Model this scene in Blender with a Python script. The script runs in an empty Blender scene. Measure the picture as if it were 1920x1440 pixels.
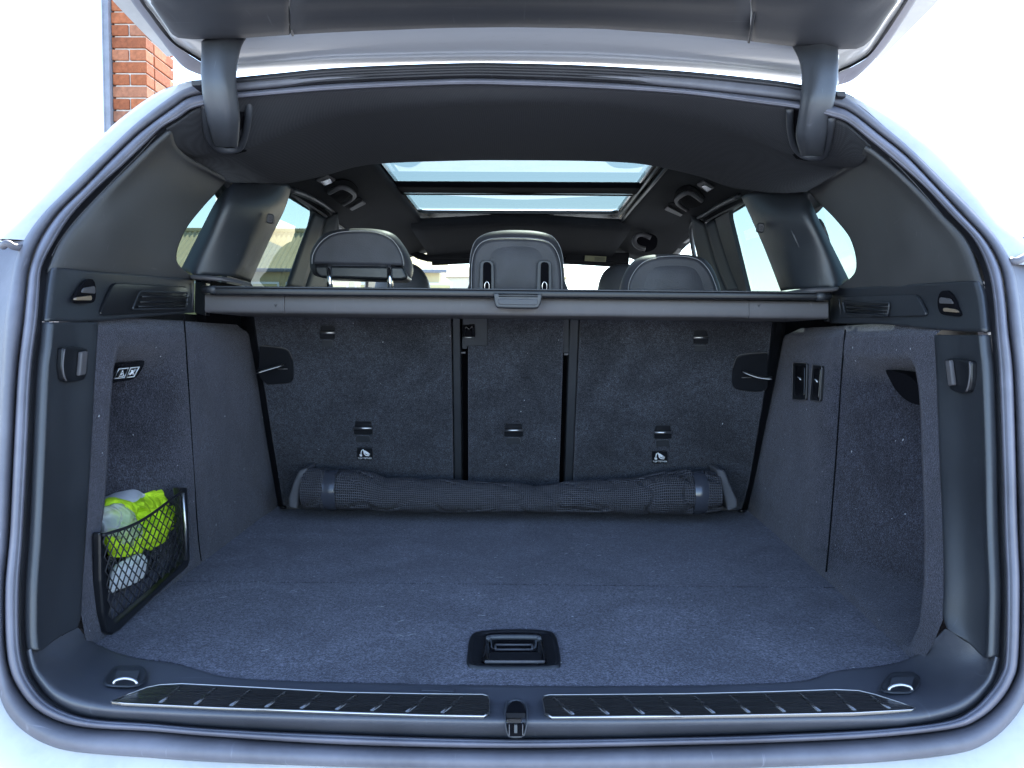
import bpy, bmesh, math, random
from mathutils import Vector, Matrix, noise
from mathutils.bvhtree import BVHTree
random.seed(7)
S = bpy.context.scene
COL = S.collection
R = math.radians
# ------------------------------------------------------------------ camera
FPX = 1450.0
xw = Vector((1, -0.0075, 0.0099)).normalized()
yw = Vector((15/FPX, 80/FPX, -1)).normalized()
xw = (xw - yw*xw.dot(yw)).normalized()
zw = xw.cross(yw)
M = Matrix((xw, yw, zw))                       # world-from-camera rotation
CAM = Vector((0, 0, 1.14))
cd = bpy.data.cameras.new('camera'); cam = bpy.data.objects.new('camera', cd); COL.objects.link(cam)
cam.matrix_world = Matrix.Translation(CAM) @ M.to_4x4()
cd.sensor_width = 36; cd.lens = FPX/1920*36; cd.clip_start = 0.02; cd.clip_end = 500
S.camera = cam
# ------------------------------------------------------------------ sky, sun, exposure
AZ, EL = 9, 50
w = bpy.data.worlds.new("World"); S.world = w; w.use_nodes = True
nt = w.node_tree; bg = nt.nodes['Background']
sky = nt.nodes.new('ShaderNodeTexSky'); sky.sky_type = 'NISHITA'; sky.sun_disc = False
sky.sun_elevation = R(EL); sky.sun_rotation = R(AZ); sky.air_density = 1.0; sky.dust_density = 0.6; sky.ozone_density = 1.2
nt.links.new(sky.outputs[0], bg.inputs[0]); bg.inputs[1].default_value = 0.12
sl = bpy.data.lights.new('sun', 'SUN'); sl.energy = 3.4; sl.angle = R(0.5); sl.color = (1, .95, .87)
sun = bpy.data.objects.new('sun', sl); COL.objects.link(sun)
sd = Vector((math.sin(R(AZ))*math.cos(R(EL)), math.cos(R(AZ))*math.cos(R(EL)), math.sin(R(EL))))
sun.rotation_euler = sd.to_track_quat('Z', 'Y').to_euler(); sun.location = (3, 4, 8)
S.view_settings.view_transform = 'Standard'; S.view_settings.look = 'None'
S.view_settings.exposure = 3.05; S.view_settings.gamma = 1
S.render.engine = 'CYCLES'
S.cycles.max_bounces = 8; S.cycles.diffuse_bounces = 5; S.cycles.transparent_max_bounces = 12

# ------------------------------------------------------------------ placing helpers
def ray(px, py):
    return M @ Vector(((px-960)/FPX, (720-py)/FPX, -1))
def PY(px, py, Y):
    d = ray(px, py); return CAM + d*(Y/d.y)
def PX(px, py, X):
    d = ray(px, py); return CAM + d*(X/d.x)
def PZ(px, py, Z):
    d = ray(px, py); return CAM + d*((Z-CAM.z)/d.z)
def PL(px, py, p0, n):
    d = ray(px, py); return CAM + d*((Vector(p0)-CAM).dot(n)/d.dot(n))
def interp(tab, x):
    if x <= tab[0][0]: return tab[0][1]
    for (a, b), (c, d) in zip(tab, tab[1:]):
        if x <= c: return b+(d-b)*(x-a)/(c-a)
    return tab[-1][1]
def smooth(t):
    t = max(0, min(1, t)); return t*t*(3-2*t)
def crv(pts, n, closed=False):
    """resample a polyline to n points by arc length through Catmull-Rom"""
    P = [Vector(p) for p in pts]
    if len(P) == 2: return [P[0].lerp(P[1], i/(n-1)) for i in range(n)]
    dense = []
    m = len(P)
    segs = m if closed else m-1
    for i in range(segs):
        if closed: a, b, c, d = P[(i-1) % m], P[i], P[(i+1) % m], P[(i+2) % m]
        else: a, b, c, d = P[max(i-1, 0)], P[i], P[i+1], P[min(i+2, m-1)]
        for k in range(8):
            t = k/8
            dense.append(0.5*((2*b)+(c-a)*t+(2*a-5*b+4*c-d)*t*t+(3*b-a-3*c+d)*t**3))
    dense.append(P[0].copy() if closed else P[-1].copy())
    L = [0]
    for a, b in zip(dense, dense[1:]): L.append(L[-1]+(b-a).length)
    out = []; j = 0; tot = L[-1]
    cnt = n if closed else n-1
    for i in range(n):
        s = tot*i/cnt
        while j < len(L)-2 and L[j+1] < s: j += 1
        t = (s-L[j])/max(L[j+1]-L[j], 1e-9)
        out.append(dense[j].lerp(dense[j+1], min(1, t)))
    return out
def stn(pts, k, closed=False):
    """Catmull-Rom with k samples per station (keeps stations matched)"""
    P = [Vector(p) for p in pts]; m = len(P); out = []
    for i in range(m if closed else m-1):
        if closed: a, b, c, d = P[(i-1) % m], P[i], P[(i+1) % m], P[(i+2) % m]
        else: a, b, c, d = P[max(i-1, 0)], P[i], P[i+1], P[min(i+2, m-1)]
        for q in range(k):
            t = q/k
            out.append(0.5*((2*b)+(c-a)*t+(2*a-5*b+4*c-d)*t*t+(3*b-a-3*c+d)*t**3))
    if not closed: out.append(P[-1].copy())
    return out

# ------------------------------------------------------------------ object helpers
def wloc(o):
    v = Vector((0, 0, 0))
    while o: v = v+o.location; o = o.parent
    return v
def tag(o, label=None, cat=None, group=None, kind=None):
    if label: o['label'] = label
    if cat: o['category'] = cat
    if group: o['group'] = group
    if kind: o['kind'] = kind
    return o
def thing(name, loc, label, cat, group=None):
    o = bpy.data.objects.new(name, None); o.empty_display_size = .1; COL.objects.link(o); o.location = loc
    return tag(o, label, cat, group)
def link(name, me, parent=None, mat=None):
    o = bpy.data.objects.new(name, me); COL.objects.link(o)
    if parent: o.parent = parent; o.location = -wloc(parent)
    if mat and not me.materials: me.materials.append(mat)
    return o
def fin(name, bm, mat, parent=None, smooth_sh=True, bev=0, solid=0, label=None, face=None, subs=0, auto=None):
    if face is not None:
        c = Vector((0, 0, 0)); nn = Vector((0, 0, 0))
        bm.normal_update()
        for f in bm.faces:
            a = f.calc_area(); c += f.calc_center_median()*a; nn += f.normal*a
        tgt = face if isinstance(face, Vector) else CAM
        A = sum(f.calc_area() for f in bm.faces) or 1
        if nn.dot(tgt-c/A) < 0: bmesh.ops.reverse_faces(bm, faces=bm.faces)
    else:
        bmesh.ops.recalc_face_normals(bm, faces=bm.faces)
    me = bpy.data.meshes.new(name); bm.to_mesh(me); bm.free()
    if smooth_sh: me.polygons.foreach_set('use_smooth', [True]*len(me.polygons))
    o = link(name, me, parent, mat)
    if solid:
        m = o.modifiers.new('s', 'SOLIDIFY'); m.thickness = solid; m.offset = -1
    if bev:
        m = o.modifiers.new('b', 'BEVEL'); m.width = bev; m.segments = 3; m.limit_method = 'ANGLE'; m.angle_limit = R(35)
        m.harden_normals = False
    if subs:
        m = o.modifiers.new('ss', 'SUBSURF'); m.levels = subs; m.render_levels = subs
    if auto:
        me.set_sharp_from_angle(angle=R(auto))
    if label: o['label'] = label
    return o
def grid_bm(rows, closed=False):
    bm = bmesh.new(); uv = bm.loops.layers.uv.new('UVMap')
    V = [[bm.verts.new(p) for p in r] for r in rows]
    nj = len(rows[0])
    # real-length uv
    ul = [0]
    for j in range(nj-1): ul.append(ul[-1]+(rows[len(rows)//2][j+1]-rows[len(rows)//2][j]).length)
    ul.append(ul[-1]+.05)
    vl = [0]
    mid = nj//2
    for i in range(len(rows)-1): vl.append(vl[-1]+(rows[i+1][mid]-rows[i][mid]).length)
    for i in range(len(rows)-1):
        for j in range(nj if closed else nj-1):
            k = (j+1) % nj
            try: f = bm.faces.new((V[i][j], V[i][k], V[i+1][k], V[i+1][j]))
            except ValueError: continue
            for l, (a, b) in zip(f.loops, ((i, j), (i, j+1), (i+1, j+1), (i+1, j))):
                l[uv].uv = (ul[b], vl[a])
    return bm
def patch(name, rows, mat, parent, nu=24, nv=8, k=None, closed=False, **kw):
    rr = [stn(r, k, closed) if k else crv(r, nu) for r in rows]
    n = len(rr[0])
    cols = [crv([r[j] for r in rr], nv) if len(rr) > 2 else [rr[0][j].lerp(rr[1][j], q/(nv-1)) for q in range(nv)] for j in range(n)]
    g = [[cols[j][i] for j in range(n)] for i in range(nv)]
    kw.setdefault('face', True)
    return fin(name, grid_bm(g, closed), mat, parent, **kw)
def rawgrid(name, g, mat, parent, closed=False, **kw):
    kw.setdefault('face', True)
    return fin(name, grid_bm(g, closed), mat, parent, **kw)
def add_tube(bm, path, r, n=8, closed=False, flat=1.0, up=None):
    P = [Vector(p) for p in path]; m = len(P); rings = []
    prev = up or Vector((0.123, 0.2, 1))
    for i in range(m):
        a = P[(i-1) % m] if (closed or i > 0) else P[i]; b = P[(i+1) % m] if (closed or i < m-1) else P[i]
        t = (b-a).normalized()
        s = t.cross(prev)
        if s.length < 1e-4: s = t.cross(Vector((1, 0, 0)))
        s.normalize(); u2 = s.cross(t).normalized()
        if up is None: prev = u2
        rad = r[i] if isinstance(r, (list, tuple)) else r
        rings.append([bm.verts.new(P[i]+s*math.cos(2*math.pi*q/n)*rad+u2*math.sin(2*math.pi*q/n)*rad*flat) for q in range(n)])
    for i in range(m if closed else m-1):
        A, B = rings[i], rings[(i+1) % m]
        for q in range(n): bm.faces.new((A[q], A[(q+1) % n], B[(q+1) % n], B[q]))
    if not closed:
        bm.faces.new(rings[0][::-1]); bm.faces.new(rings[-1])
def tube(name, path, r, mat, parent, n=8, closed=False, flat=1.0, up=None, **kw):
    bm = bmesh.new(); add_tube(bm, path, r, n, closed, flat, up); return fin(name, bm, mat, parent, **kw)
def add_prism(bm, pts, off):
    """extrude polygon pts by vector off, caps tessellated"""
    pts = [Vector(p) for p in pts]; off = Vector(off)
    a = [bm.verts.new(p) for p in pts]; b = [bm.verts.new(p+off) for p in pts]
    n = len(pts)
    bm.faces.new(a); bm.faces.new(b[::-1])
    for i in range(n): bm.faces.new((a[i], b[i], b[(i+1) % n], a[(i+1) % n]))
def prism(name, pts, off, mat, parent, bev=.0015, smooth_sh=False, **kw):
    bm = bmesh.new(); add_prism(bm, pts, off); return fin(name, bm, mat, parent, smooth_sh=smooth_sh, bev=bev, **kw)
def holed(name, outer, holes, off, mat, parent, smooth_sh=False, **kw):
    bm = bmesh.new(); off = Vector(off); E = []
    for l in [outer]+list(holes):
        V = [bm.verts.new(Vector(p)) for p in l]
        E += [bm.edges.new((V[i], V[(i+1) % len(V)])) for i in range(len(V))]
    bmesh.ops.triangle_fill(bm, use_beauty=True, use_dissolve=False, edges=E, normal=off.normalized())
    r_ = bmesh.ops.extrude_face_region(bm, geom=bm.faces[:], use_keep_orig=True)
    bmesh.ops.translate(bm, vec=off, verts=[v for v in r_['geom'] if isinstance(v, bmesh.types.BMVert)])
    return fin(name, bm, mat, parent, smooth_sh=smooth_sh, **kw)
def rpoly(pts, r, n=4):
    """round polygon corners"""
    P = [Vector(p) for p in pts]; out = []; m = len(P)
    for i in range(m):
        a, b, c = P[i-1], P[i], P[(i+1) % m]
        d1 = min(r, (a-b).length*.45); d2 = min(r, (c-b).length*.45)
        s = b+(a-b).normalized()*d1; e = b+(c-b).normalized()*d2
        for q in range(n+1):
            t = q/n; out.append(s*(1-t)**2+b*2*t*(1-t)+e*t*t)
    return out
def add_box(bm, c, sx, sy, sz, rot=None):
    m = Matrix.Translation(Vector(c)) @ (rot.to_4x4() if rot else Matrix.Identity(4)) @ Matrix.Diagonal((sx, sy, sz, 1))
    bmesh.ops.create_cube(bm, size=1, matrix=m)
def box(name, c, sx, sy, sz, mat, parent, rot=None, bev=.002, **kw):
    bm = bmesh.new(); add_box(bm, c, sx, sy, sz, rot)
    return fin(name, bm, mat, parent, smooth_sh=False, bev=bev, **kw)
def pillow(name, outline, bulge, mat, parent, back=.5, nz=0, nscale=12, rings=12, n=64, pw=.5, edge=0, **kw):
    """closed puffy body from an outline; bulge = vector of its thickest point"""
    o = crv(outline, n, True); c = sum(o, Vector())/n; bulge = Vector(bulge)
    bm = bmesh.new(); uv = bm.loops.layers.uv.new('UVMap')
    def ring(f, sgn, amp):
        out = []
        h = (1-f**2.6)**pw
        for p in o:
            q = c.lerp(p, f)+bulge*(sgn*amp*h)
            if nz and f < .999:
                k = (.9-3.2*abs(noise.noise(q*nscale)))+.5*noise.noise(q*nscale*2.3+Vector((3, 1, 2)))
                q = q+bulge.normalized()*sgn*nz*k
            out.append(q)
        return out
    seq = []
    for i in range(rings): seq.append(ring(.02+(.98)*math.sin((i/rings)*math.pi/2), 1, 1))
    seq.append(ring(1, 1, 0))
    for i in reversed(range(rings)): seq.append(ring(.02+(.98)*math.sin((i/rings)*math.pi/2), -1, back))
    V = [[bm.verts.new(p) for p in r] for r in seq]
    for i in range(len(V)-1):
        for j in range(n): bm.faces.new((V[i][j], V[i][(j+1) % n], V[i+1][(j+1) % n], V[i+1][j]))
    bm.faces.new(V[0]); bm.faces.new(V[-1][::-1])
    return fin(name, bm, mat, parent, **kw)
def text_mesh(name, s, size, origin, ux, uy, mat, parent, ext=.0003):
    cu = bpy.data.curves.new(name, 'FONT'); cu.body = s; cu.size = size; cu.extrude = ext; cu.align_x = 'CENTER'
    to = bpy.data.objects.new(name, cu); COL.objects.link(to)
    dg = bpy.context.evaluated_depsgraph_get(); me = bpy.data.meshes.new_from_object(to.evaluated_get(dg))
    bpy.data.objects.remove(to)
    ux = Vector(ux).normalized(); uy = Vector(uy).normalized(); uz = ux.cross(uy)
    m = Matrix((ux, uy, uz)).transposed().to_4x4(); m.translation = Vector(origin)
    me.transform(m)
    me.materials.clear(); me.materials.append(mat)
    return link(name, me, parent)

_bvh = {}
def on(o, px, py, lift=0.0):
    """the point of part o seen at a photo position, lifted towards the viewer"""
    if o.name not in _bvh:
        me = o.data; _bvh[o.name] = BVHTree.FromPolygons([v.co for v in me.vertices], [p.vertices for p in me.polygons])
    d = ray(px, py).normalized(); h = _bvh[o.name].ray_cast(CAM, d)
    if h[0] is None: h = _bvh[o.name].find_nearest(CAM+d*1.2)
    return h[0]-d*lift
# ------------------------------------------------------------------ materials
def N(nt, t, **kw):
    n = nt.nodes.new(t)
    for k, v in kw.items():
        if k in n.inputs.keys(): n.inputs[k].default_value = v
        else: setattr(n, k, v)
    return n
def base(name, col, rough=.5, spec=.5, metal=0, coat=0):
    m = bpy.data.materials.new(name); m.use_nodes = True; b = m.node_tree.nodes['Principled BSDF']
    b.inputs['Base Color'].default_value = (*col, 1); b.inputs['Roughness'].default_value = rough
    b.inputs['Metallic'].default_value = metal; b.inputs['Specular IOR Level'].default_value = spec
    if coat: b.inputs['Coat Weight'].default_value = coat; b.inputs['Coat Roughness'].default_value = .06
    return m, m.node_tree, b
def coords(nt, scale=1, uv=False, rot=None):
    tc = N(nt, 'ShaderNodeTexCoord'); mp = N(nt, 'ShaderNodeMapping')
    mp.inputs['Scale'].default_value = (scale,)*3 if not isinstance(scale, tuple) else scale
    if rot: mp.inputs['Rotation'].default_value = rot
    nt.links.new(tc.outputs['UV' if uv else 'Object'], mp.inputs[0]); return mp.outputs[0]
def bump(nt, b, h, strength, dist):
    bp = N(nt, 'ShaderNodeBump'); bp.inputs['Strength'].default_value = strength; bp.inputs['Distance'].default_value = dist
    nt.links.new(h, bp.inputs['Height']); nt.links.new(bp.outputs[0], b.inputs['Normal']); return bp
def ramp(nt, src, stops):
    r = N(nt, 'ShaderNodeValToRGB'); e = r.color_ramp.elements
    while len(e) < len(stops): e.new(.5)
    for el, (p, c) in zip(e, stops): el.position = p; el.color = (*c, 1) if len(c) == 3 else c
    nt.links.new(src, r.inputs[0]); return r.outputs[0]
def mixc(nt, f, a, b, mode='MIX'):
    m = N(nt, 'ShaderNodeMix'); m.data_type = 'RGBA'; m.blend_type = mode
    for i, v in ((0, f), (6, a), (7, b)):
        if hasattr(v, 'links') or hasattr(v, 'is_linked'): nt.links.new(v, m.inputs[i])
        elif isinstance(v, (int, float)): m.inputs[i].default_value = v
        else: m.inputs[i].default_value = (*v, 1)
    return m.outputs[2]
def m_plastic(name, col, rough=.55, scale=900, st=.25, spec=.5, dust=.25):
    m, nt, b = base(name, col, rough, spec)
    c = coords(nt)
    n = N(nt, 'ShaderNodeTexNoise', Scale=scale, Detail=2.0); nt.links.new(c, n.inputs[0])
    bump(nt, b, n.outputs[0], st, .0006)
    n2 = N(nt, 'ShaderNodeTexNoise', Scale=6.0, Detail=6.0, Roughness=.65); nt.links.new(c, n2.inputs[0])
    lo = tuple(x*(1-dust*.5) for x in col); hi = tuple(min(1, x*(1+dust)+.004*dust) for x in col)
    cc = ramp(nt, n2.outputs[0], [(.3, lo), (.7, hi)])
    v = N(nt, 'ShaderNodeTexNoise', Scale=170.0, Detail=1.0); nt.links.new(c, v.inputs[0])
    sp = ramp(nt, v.outputs[0], [(.85, (0, 0, 0)), (.87, (1, 1, 1))])
    cc = mixc(nt, sp, cc, (.32, .33, .36))
    for sc_, rt_ in (((9, 300, 40), (.3, .5, .4)), ((260, 12, 30), (.1, .2, .7))):
        q_ = N(nt, 'ShaderNodeTexNoise', Scale=1.0, Detail=2.0); nt.links.new(coords(nt, sc_, rot=rt_), q_.inputs[0])
        f_ = ramp(nt, q_.outputs[0], [(.70, (0, 0, 0)), (.80, (.35, .35, .35))])
        cc = mixc(nt, f_, cc, tuple(min(1, x*2.6+.02) for x in col))
    nt.links.new(cc, b.inputs['Base Color'])
    rr = ramp(nt, n2.outputs[0], [(.3, (rough-.05,)*3), (.7, (rough+.08,)*3)]); nt.links.new(rr, b.inputs['Roughness'])
    return m
def m_carpet(name, col, gs=520.0, lo=.45, hi=1.8, st=.9):
    m, nt, b = base(name, col, .95, .15)
    b.inputs['Sheen Weight'].default_value = .35; b.inputs['Sheen Roughness'].default_value = .4
    b.inputs['Sheen Tint'].default_value = (.6, .6, .7, 1)
    c = coords(nt)
    n = N(nt, 'ShaderNodeTexNoise', Scale=gs, Detail=3.0, Roughness=.8); nt.links.new(c, n.inputs[0])
    n3 = N(nt, 'ShaderNodeTexNoise', Scale=110.0, Detail=3.0, Roughness=.7); nt.links.new(c, n3.inputs[0])
    n2 = N(nt, 'ShaderNodeTexNoise', Scale=5.0, Detail=6.0, Roughness=.6, Distortion=1.6); nt.links.new(c, n2.inputs[0])
    c1 = ramp(nt, n.outputs[0], [(.36, tuple(x*lo for x in col)), (.5, col), (.64, tuple(x*hi for x in col))])
    c2 = ramp(nt, n2.outputs[0], [(.32, (.66,)*3), (.68, (1.34,)*3)])
    c3 = ramp(nt, n3.outputs[0], [(.3, (.7,)*3), (.7, (1.3,)*3)])
    cc = mixc(nt, 1.0, mixc(nt, 1.0, c1, c2, 'MULTIPLY'), c3, 'MULTIPLY')
    v = N(nt, 'ShaderNodeTexNoise', Scale=150.0, Detail=0.0); nt.links.new(c, v.inputs[0])
    sp = ramp(nt, v.outputs[0], [(.875, (0, 0, 0)), (.89, (1, 1, 1))])
    cc = mixc(nt, sp, cc, (.4, .42, .46))
    nt.links.new(cc, b.inputs['Base Color'])
    bump(nt, b, n.outputs[0], st, .003)
    return m
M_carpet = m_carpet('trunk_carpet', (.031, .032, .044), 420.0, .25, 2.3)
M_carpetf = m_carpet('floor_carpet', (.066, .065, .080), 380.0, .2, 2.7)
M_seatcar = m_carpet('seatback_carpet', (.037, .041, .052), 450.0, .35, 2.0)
M_trim = m_plastic('dark_grained_plastic', (.015, .018, .024), .5, spec=.9)
M_trimm = m_plastic('quarter_trim_plastic', (.050, .050, .052), .62, 1100, .2)
M_sill = m_plastic('sill_plastic', (.046, .050, .064), .5, 700, .5, spec=.9)
M_gray = m_plastic('grey_plastic', (.075, .072, .078), .55, 900, .3)
M_black = m_plastic('black_plastic', (.008, .009, .012), .35, 900, .15, dust=.1)
M_gloss = m_plastic('gloss_black', (.006, .006, .008), .15, 300, .02, dust=.05)
M_rub = m_plastic('seal_rubber', (.11, .11, .138), .48, 500, .2, dust=.5)
M_rubd = m_plastic('dark_rubber', (.022, .022, .028), .5, 500, .2, dust=.4)
M_flange = m_plastic('coated_body_flange', (.115, .115, .138), .5, 300, .12, dust=.5)
M_tg = m_plastic('tailgate_plastic', (.042, .045, .053), .62, 900, .3, dust=.15)
M_hinge = m_plastic('hinge_plastic', (.046, .050, .060), .45, 900, .25, dust=.1)
M_ceil = m_plastic('ceiling_cloth', (.022, .023, .026), .95, 600, .5, spec=.1)
def m_paint():
    m, nt, b = base('white_paint', (.46, .46, .46), .35, .5, 0, .8)
    c = coords(nt); n = N(nt, 'ShaderNodeTexNoise', Scale=9.0, Detail=8.0, Roughness=.7); nt.links.new(c, n.inputs[0])
    cc = ramp(nt, n.outputs[0], [(.35, (.36, .365, .37)), (.6, (.46, .46, .46))]); nt.links.new(cc, b.inputs['Base Color']); return m
M_paint = m_paint()
def m_silver():
    m, nt, b = base('tailgate_frame_paint', (.42, .44, .48), .32, .5, .0, .6)
    c = coords(nt, (6, 60, 60)); n = N(nt, 'ShaderNodeTexNoise', Scale=3.0, Detail=8.0, Roughness=.7); nt.links.new(c, n.inputs[0])
    cc = ramp(nt, n.outputs[0], [(.22, (.34, .35, .37)), (.4, (.42, .44, .48))]); nt.links.new(cc, b.inputs['Base Color']); return m
M_silver = m_silver()
def m_weave():
    m, nt, b = base('headliner_weave', (.05, .052, .06), .9, .2)
    c = coords(nt)
    outs = []
    for rz in (R(38), R(-52)):
        mp = N(nt, 'ShaderNodeMapping'); mp.inputs['Rotation'].default_value = (0, rz, 0); nt.links.new(c, mp.inputs[0])
        wv = N(nt, 'ShaderNodeTexWave', Scale=210.0 if rz > 0 else 130.0, Distortion=1.5); wv.inputs['Detail'].default_value = 2; wv.inputs['Detail Scale'].default_value = 2; nt.links.new(mp.outputs[0], wv.inputs[0]); outs.append(wv.outputs[1])
    mm = N(nt, 'ShaderNodeMath', operation='MULTIPLY'); nt.links.new(outs[0], mm.inputs[0]); nt.links.new(outs[1], mm.inputs[1])
    cc = ramp(nt, mm.outputs[0], [(0, (.040, .042, .048)), (.8, (.060, .063, .072))]); nt.links.new(cc, b.inputs['Base Color'])
    bump(nt, b, mm.outputs[0], .35, .0006); return m
M_weave = m_weave()
def m_leather():
    m, nt, b = base('grey_leatherette', (.055, .056, .068), .5, .4)
    c = coords(nt); v = N(nt, 'ShaderNodeTexVoronoi', Scale=420.0); nt.links.new(c, v.inputs[0])
    n = N(nt, 'ShaderNodeTexNoise', Scale=18.0, Detail=4.0); nt.links.new(c, n.inputs[0])
    bump(nt, b, v.outputs[0], .3, .0008)
    cc = ramp(nt, n.outputs[0], [(.3, (.045, .046, .056)), (.7, (.062, .063, .077))]); nt.links.new(cc, b.inputs['Base Color']); return m
M_lea = m_leather()
M_stitch = base('pale_stitching', (.35, .35, .38), .8)[0]
M_chrome = base('chrome', (.75, .76, .78), .14, .5, 1)[0]
M_steel = base('satin_steel', (.50, .50, .52), .35, .5, 1)[0]
M_white = base('white_print', (.75, .77, .80), .6)[0]
M_dark = base('dark_void', (.004, .004, .006), .9, .1)[0]  # near-black; flat pieces in it stand in for shade inside openings and gaps
M_net = base('black_cord', (.012, .013, .018), .55, .4)[0]
def m_plate():
    m, nt, b = base('dark_brushed_steel', (.17, .17, .175), .32, .5, .9)
    c = coords(nt, (3, 400, 400)); n = N(nt, 'ShaderNodeTexNoise', Scale=1.0, Detail=4.0); nt.links.new(c, n.inputs[0])
    rr = ramp(nt, n.outputs[0], [(.3, (.16,)*3), (.7, (.32,)*3)]); nt.links.new(rr, b.inputs['Roughness'])
    c2 = coords(nt); v = N(nt, 'ShaderNodeTexNoise', Scale=150.0, Detail=1.0); nt.links.new(c2, v.inputs[0])
    sp = ramp(nt, v.outputs[0], [(.77, (.17, .17, .175)), (.80, (.4, .4, .4))]); nt.links.new(sp, b.inputs['Base Color']); return m
M_plate = m_plate()
def m_glass(name, tint, rough=0.0, fac=1.0):
    m = bpy.data.materials.new(name); m.use_nodes = True; nt = m.node_tree; nt.nodes.clear()
    out = N(nt, 'ShaderNodeOutputMaterial'); mx = N(nt, 'ShaderNodeMixShader'); tr = N(nt, 'ShaderNodeBsdfTransparent'); gl = N(nt, 'ShaderNodeBsdfGlossy')
    tr.inputs[0].default_value = (*tint, 1); gl.inputs['Roughness'].default_value = rough
    fr = N(nt, 'ShaderNodeLayerWeight'); fr.inputs[0].default_value = .5
    pw_ = N(nt, 'ShaderNodeMath', operation='POWER'); pw_.inputs[1].default_value = 5; nt.links.new(fr.outputs['Facing'], pw_.inputs[0])
    mu = N(nt, 'ShaderNodeMath', operation='MULTIPLY_ADD'); mu.inputs[1].default_value = .6*fac; mu.inputs[2].default_value = .04*fac; nt.links.new(pw_.outputs[0], mu.inputs[0])
    nt.links.new(mu.outputs[0], mx.inputs[0]); nt.links.new(tr.outputs[0], mx.inputs[1]); nt.links.new(gl.outputs[0], mx.inputs[2]); nt.links.new(mx.outputs[0], out.inputs[0])
    return m
M_tint = m_glass('tinted_glass', (.13, .165, .155))
M_sun = m_glass('sunroof_glass', (.105, .130, .122))
M_clear = m_glass('clear_glass', (.80, .84, .82))
def m_bag():
    m = m_glass('clear_plastic_film', (.86, .88, .90), .12, .9); nt = m.node_tree
    mx = [n for n in nt.nodes if n.type == 'MIX_SHADER'][0]; out = [n for n in nt.nodes if n.type == 'OUTPUT_MATERIAL'][0]
    df = N(nt, 'ShaderNodeBsdfDiffuse'); df.inputs[0].default_value = (.7, .72, .75, 1)
    m2 = N(nt, 'ShaderNodeMixShader'); m2.inputs[0].default_value = .34
    nt.links.new(mx.outputs[0], m2.inputs[1]); nt.links.new(df.outputs[0], m2.inputs[2]); nt.links.new(m2.outputs[0], out.inputs[0])
    n = N(nt, 'ShaderNodeTexNoise', Scale=60.0, Detail=3.0, Distortion=1.5); nt.links.new(coords(nt), n.inputs[0])
    bp = N(nt, 'ShaderNodeBump'); bp.inputs['Distance'].default_value = .004; nt.links.new(n.outputs[0], bp.inputs['Height'])
    gl = [q for q in nt.nodes if q.type == 'BSDF_GLOSSY'][0]; nt.links.new(bp.outputs[0], gl.inputs['Normal']); return m
M_bag = m_bag()
def m_vest():
    m, nt, b = base('hi_vis_cloth', (.56, .86, .02), .7, .3)
    c = coords(nt); n = N(nt, 'ShaderNodeTexNoise', Scale=42.0, Detail=4.0, Distortion=2.0); nt.links.new(c, n.inputs[0])
    bump(nt, b, n.outputs[0], .8, .008)
    cc = ramp(nt, n.outputs[0], [(.3, (.40, .64, .015)), (.6, (.62, .90, .03))]); nt.links.new(cc, b.inputs['Base Color']); return m
M_vest = m_vest()
def m_crinkle():
    m, nt, b = base('black_film', (.02, .022, .03), .18, .8)
    n = N(nt, 'ShaderNodeTexNoise', Scale=70.0, Detail=3.0, Distortion=3.0); nt.links.new(coords(nt), n.inputs[0]); bump(nt, b, n.outputs[0], 1, .006); return m
M_crin = m_crinkle()
def m_mesh():
    m, nt, b = base('partition_mesh', (.04, .042, .055), .6, .4)
    c = coords(nt, 1, True)
    sep = N(nt, 'ShaderNodeSeparateXYZ'); nt.links.new(c, sep.inputs[0]); outs = []
    for i, f in ((0, 240*2*math.pi/1.0*.95), (1, 240*2*math.pi*.95)):
        a = N(nt, 'ShaderNodeMath', operation='MULTIPLY'); a.inputs[1].default_value = f; nt.links.new(sep.outputs[i], a.inputs[0])
        s = N(nt, 'ShaderNodeMath', operation='SINE'); nt.links.new(a.outputs[0], s.inputs[0]); outs.append(s.outputs[0])
    mx = N(nt, 'ShaderNodeMath', operation='MAXIMUM'); nt.links.new(outs[0], mx.inputs[0]); nt.links.new(outs[1], mx.inputs[1])
    cc = ramp(nt, mx.outputs[0], [(.15, (.005, .005, .008)), (.62, (.062, .064, .080))]); nt.links.new(cc, b.inputs['Base Color'])
    bump(nt, b, mx.outputs[0], .8, .0012); return m
M_mesh = m_mesh()
def m_noise(name, a, b_, scale, rough=.85, bmp=.5, dist=.005, detail=8.0):
    m, nt, b = base(name, a, rough, .3); c = coords(nt); n = N(nt, 'ShaderNodeTexNoise', Scale=scale, Detail=detail, Roughness=.65); nt.links.new(c, n.inputs[0])
    cc = ramp(nt, n.outputs[0], [(.3, a), (.7, b_)]); nt.links.new(cc, b.inputs['Base Color'])
    bump(nt, b, n.outputs[0], bmp, dist); return m
M_render = m_noise('white_wall_render', (.74, .74, .72), (.80, .80, .79), 3)
M_lead = m_noise('grey_painted_metal', (.17, .18, .21), (.24, .25, .29), 14, .6)
M_mortar = m_noise('mortar', (.50, .46, .42), (.62, .58, .54), 60)
M_conc = m_noise('concrete_ground', (.19, .195, .205), (.25, .255, .265), 2.5)
M_roof = m_noise('sheet_roofing', (.50, .42, .24), (.62, .54, .34), 1.2)
M_shedw = m_noise('shed_wall', (.46, .38, .22), (.55, .47, .30), 1.0)
M_pale = m_noise('pale_building_wall', (.62, .58, .50), (.70, .66, .58), .8)
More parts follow.
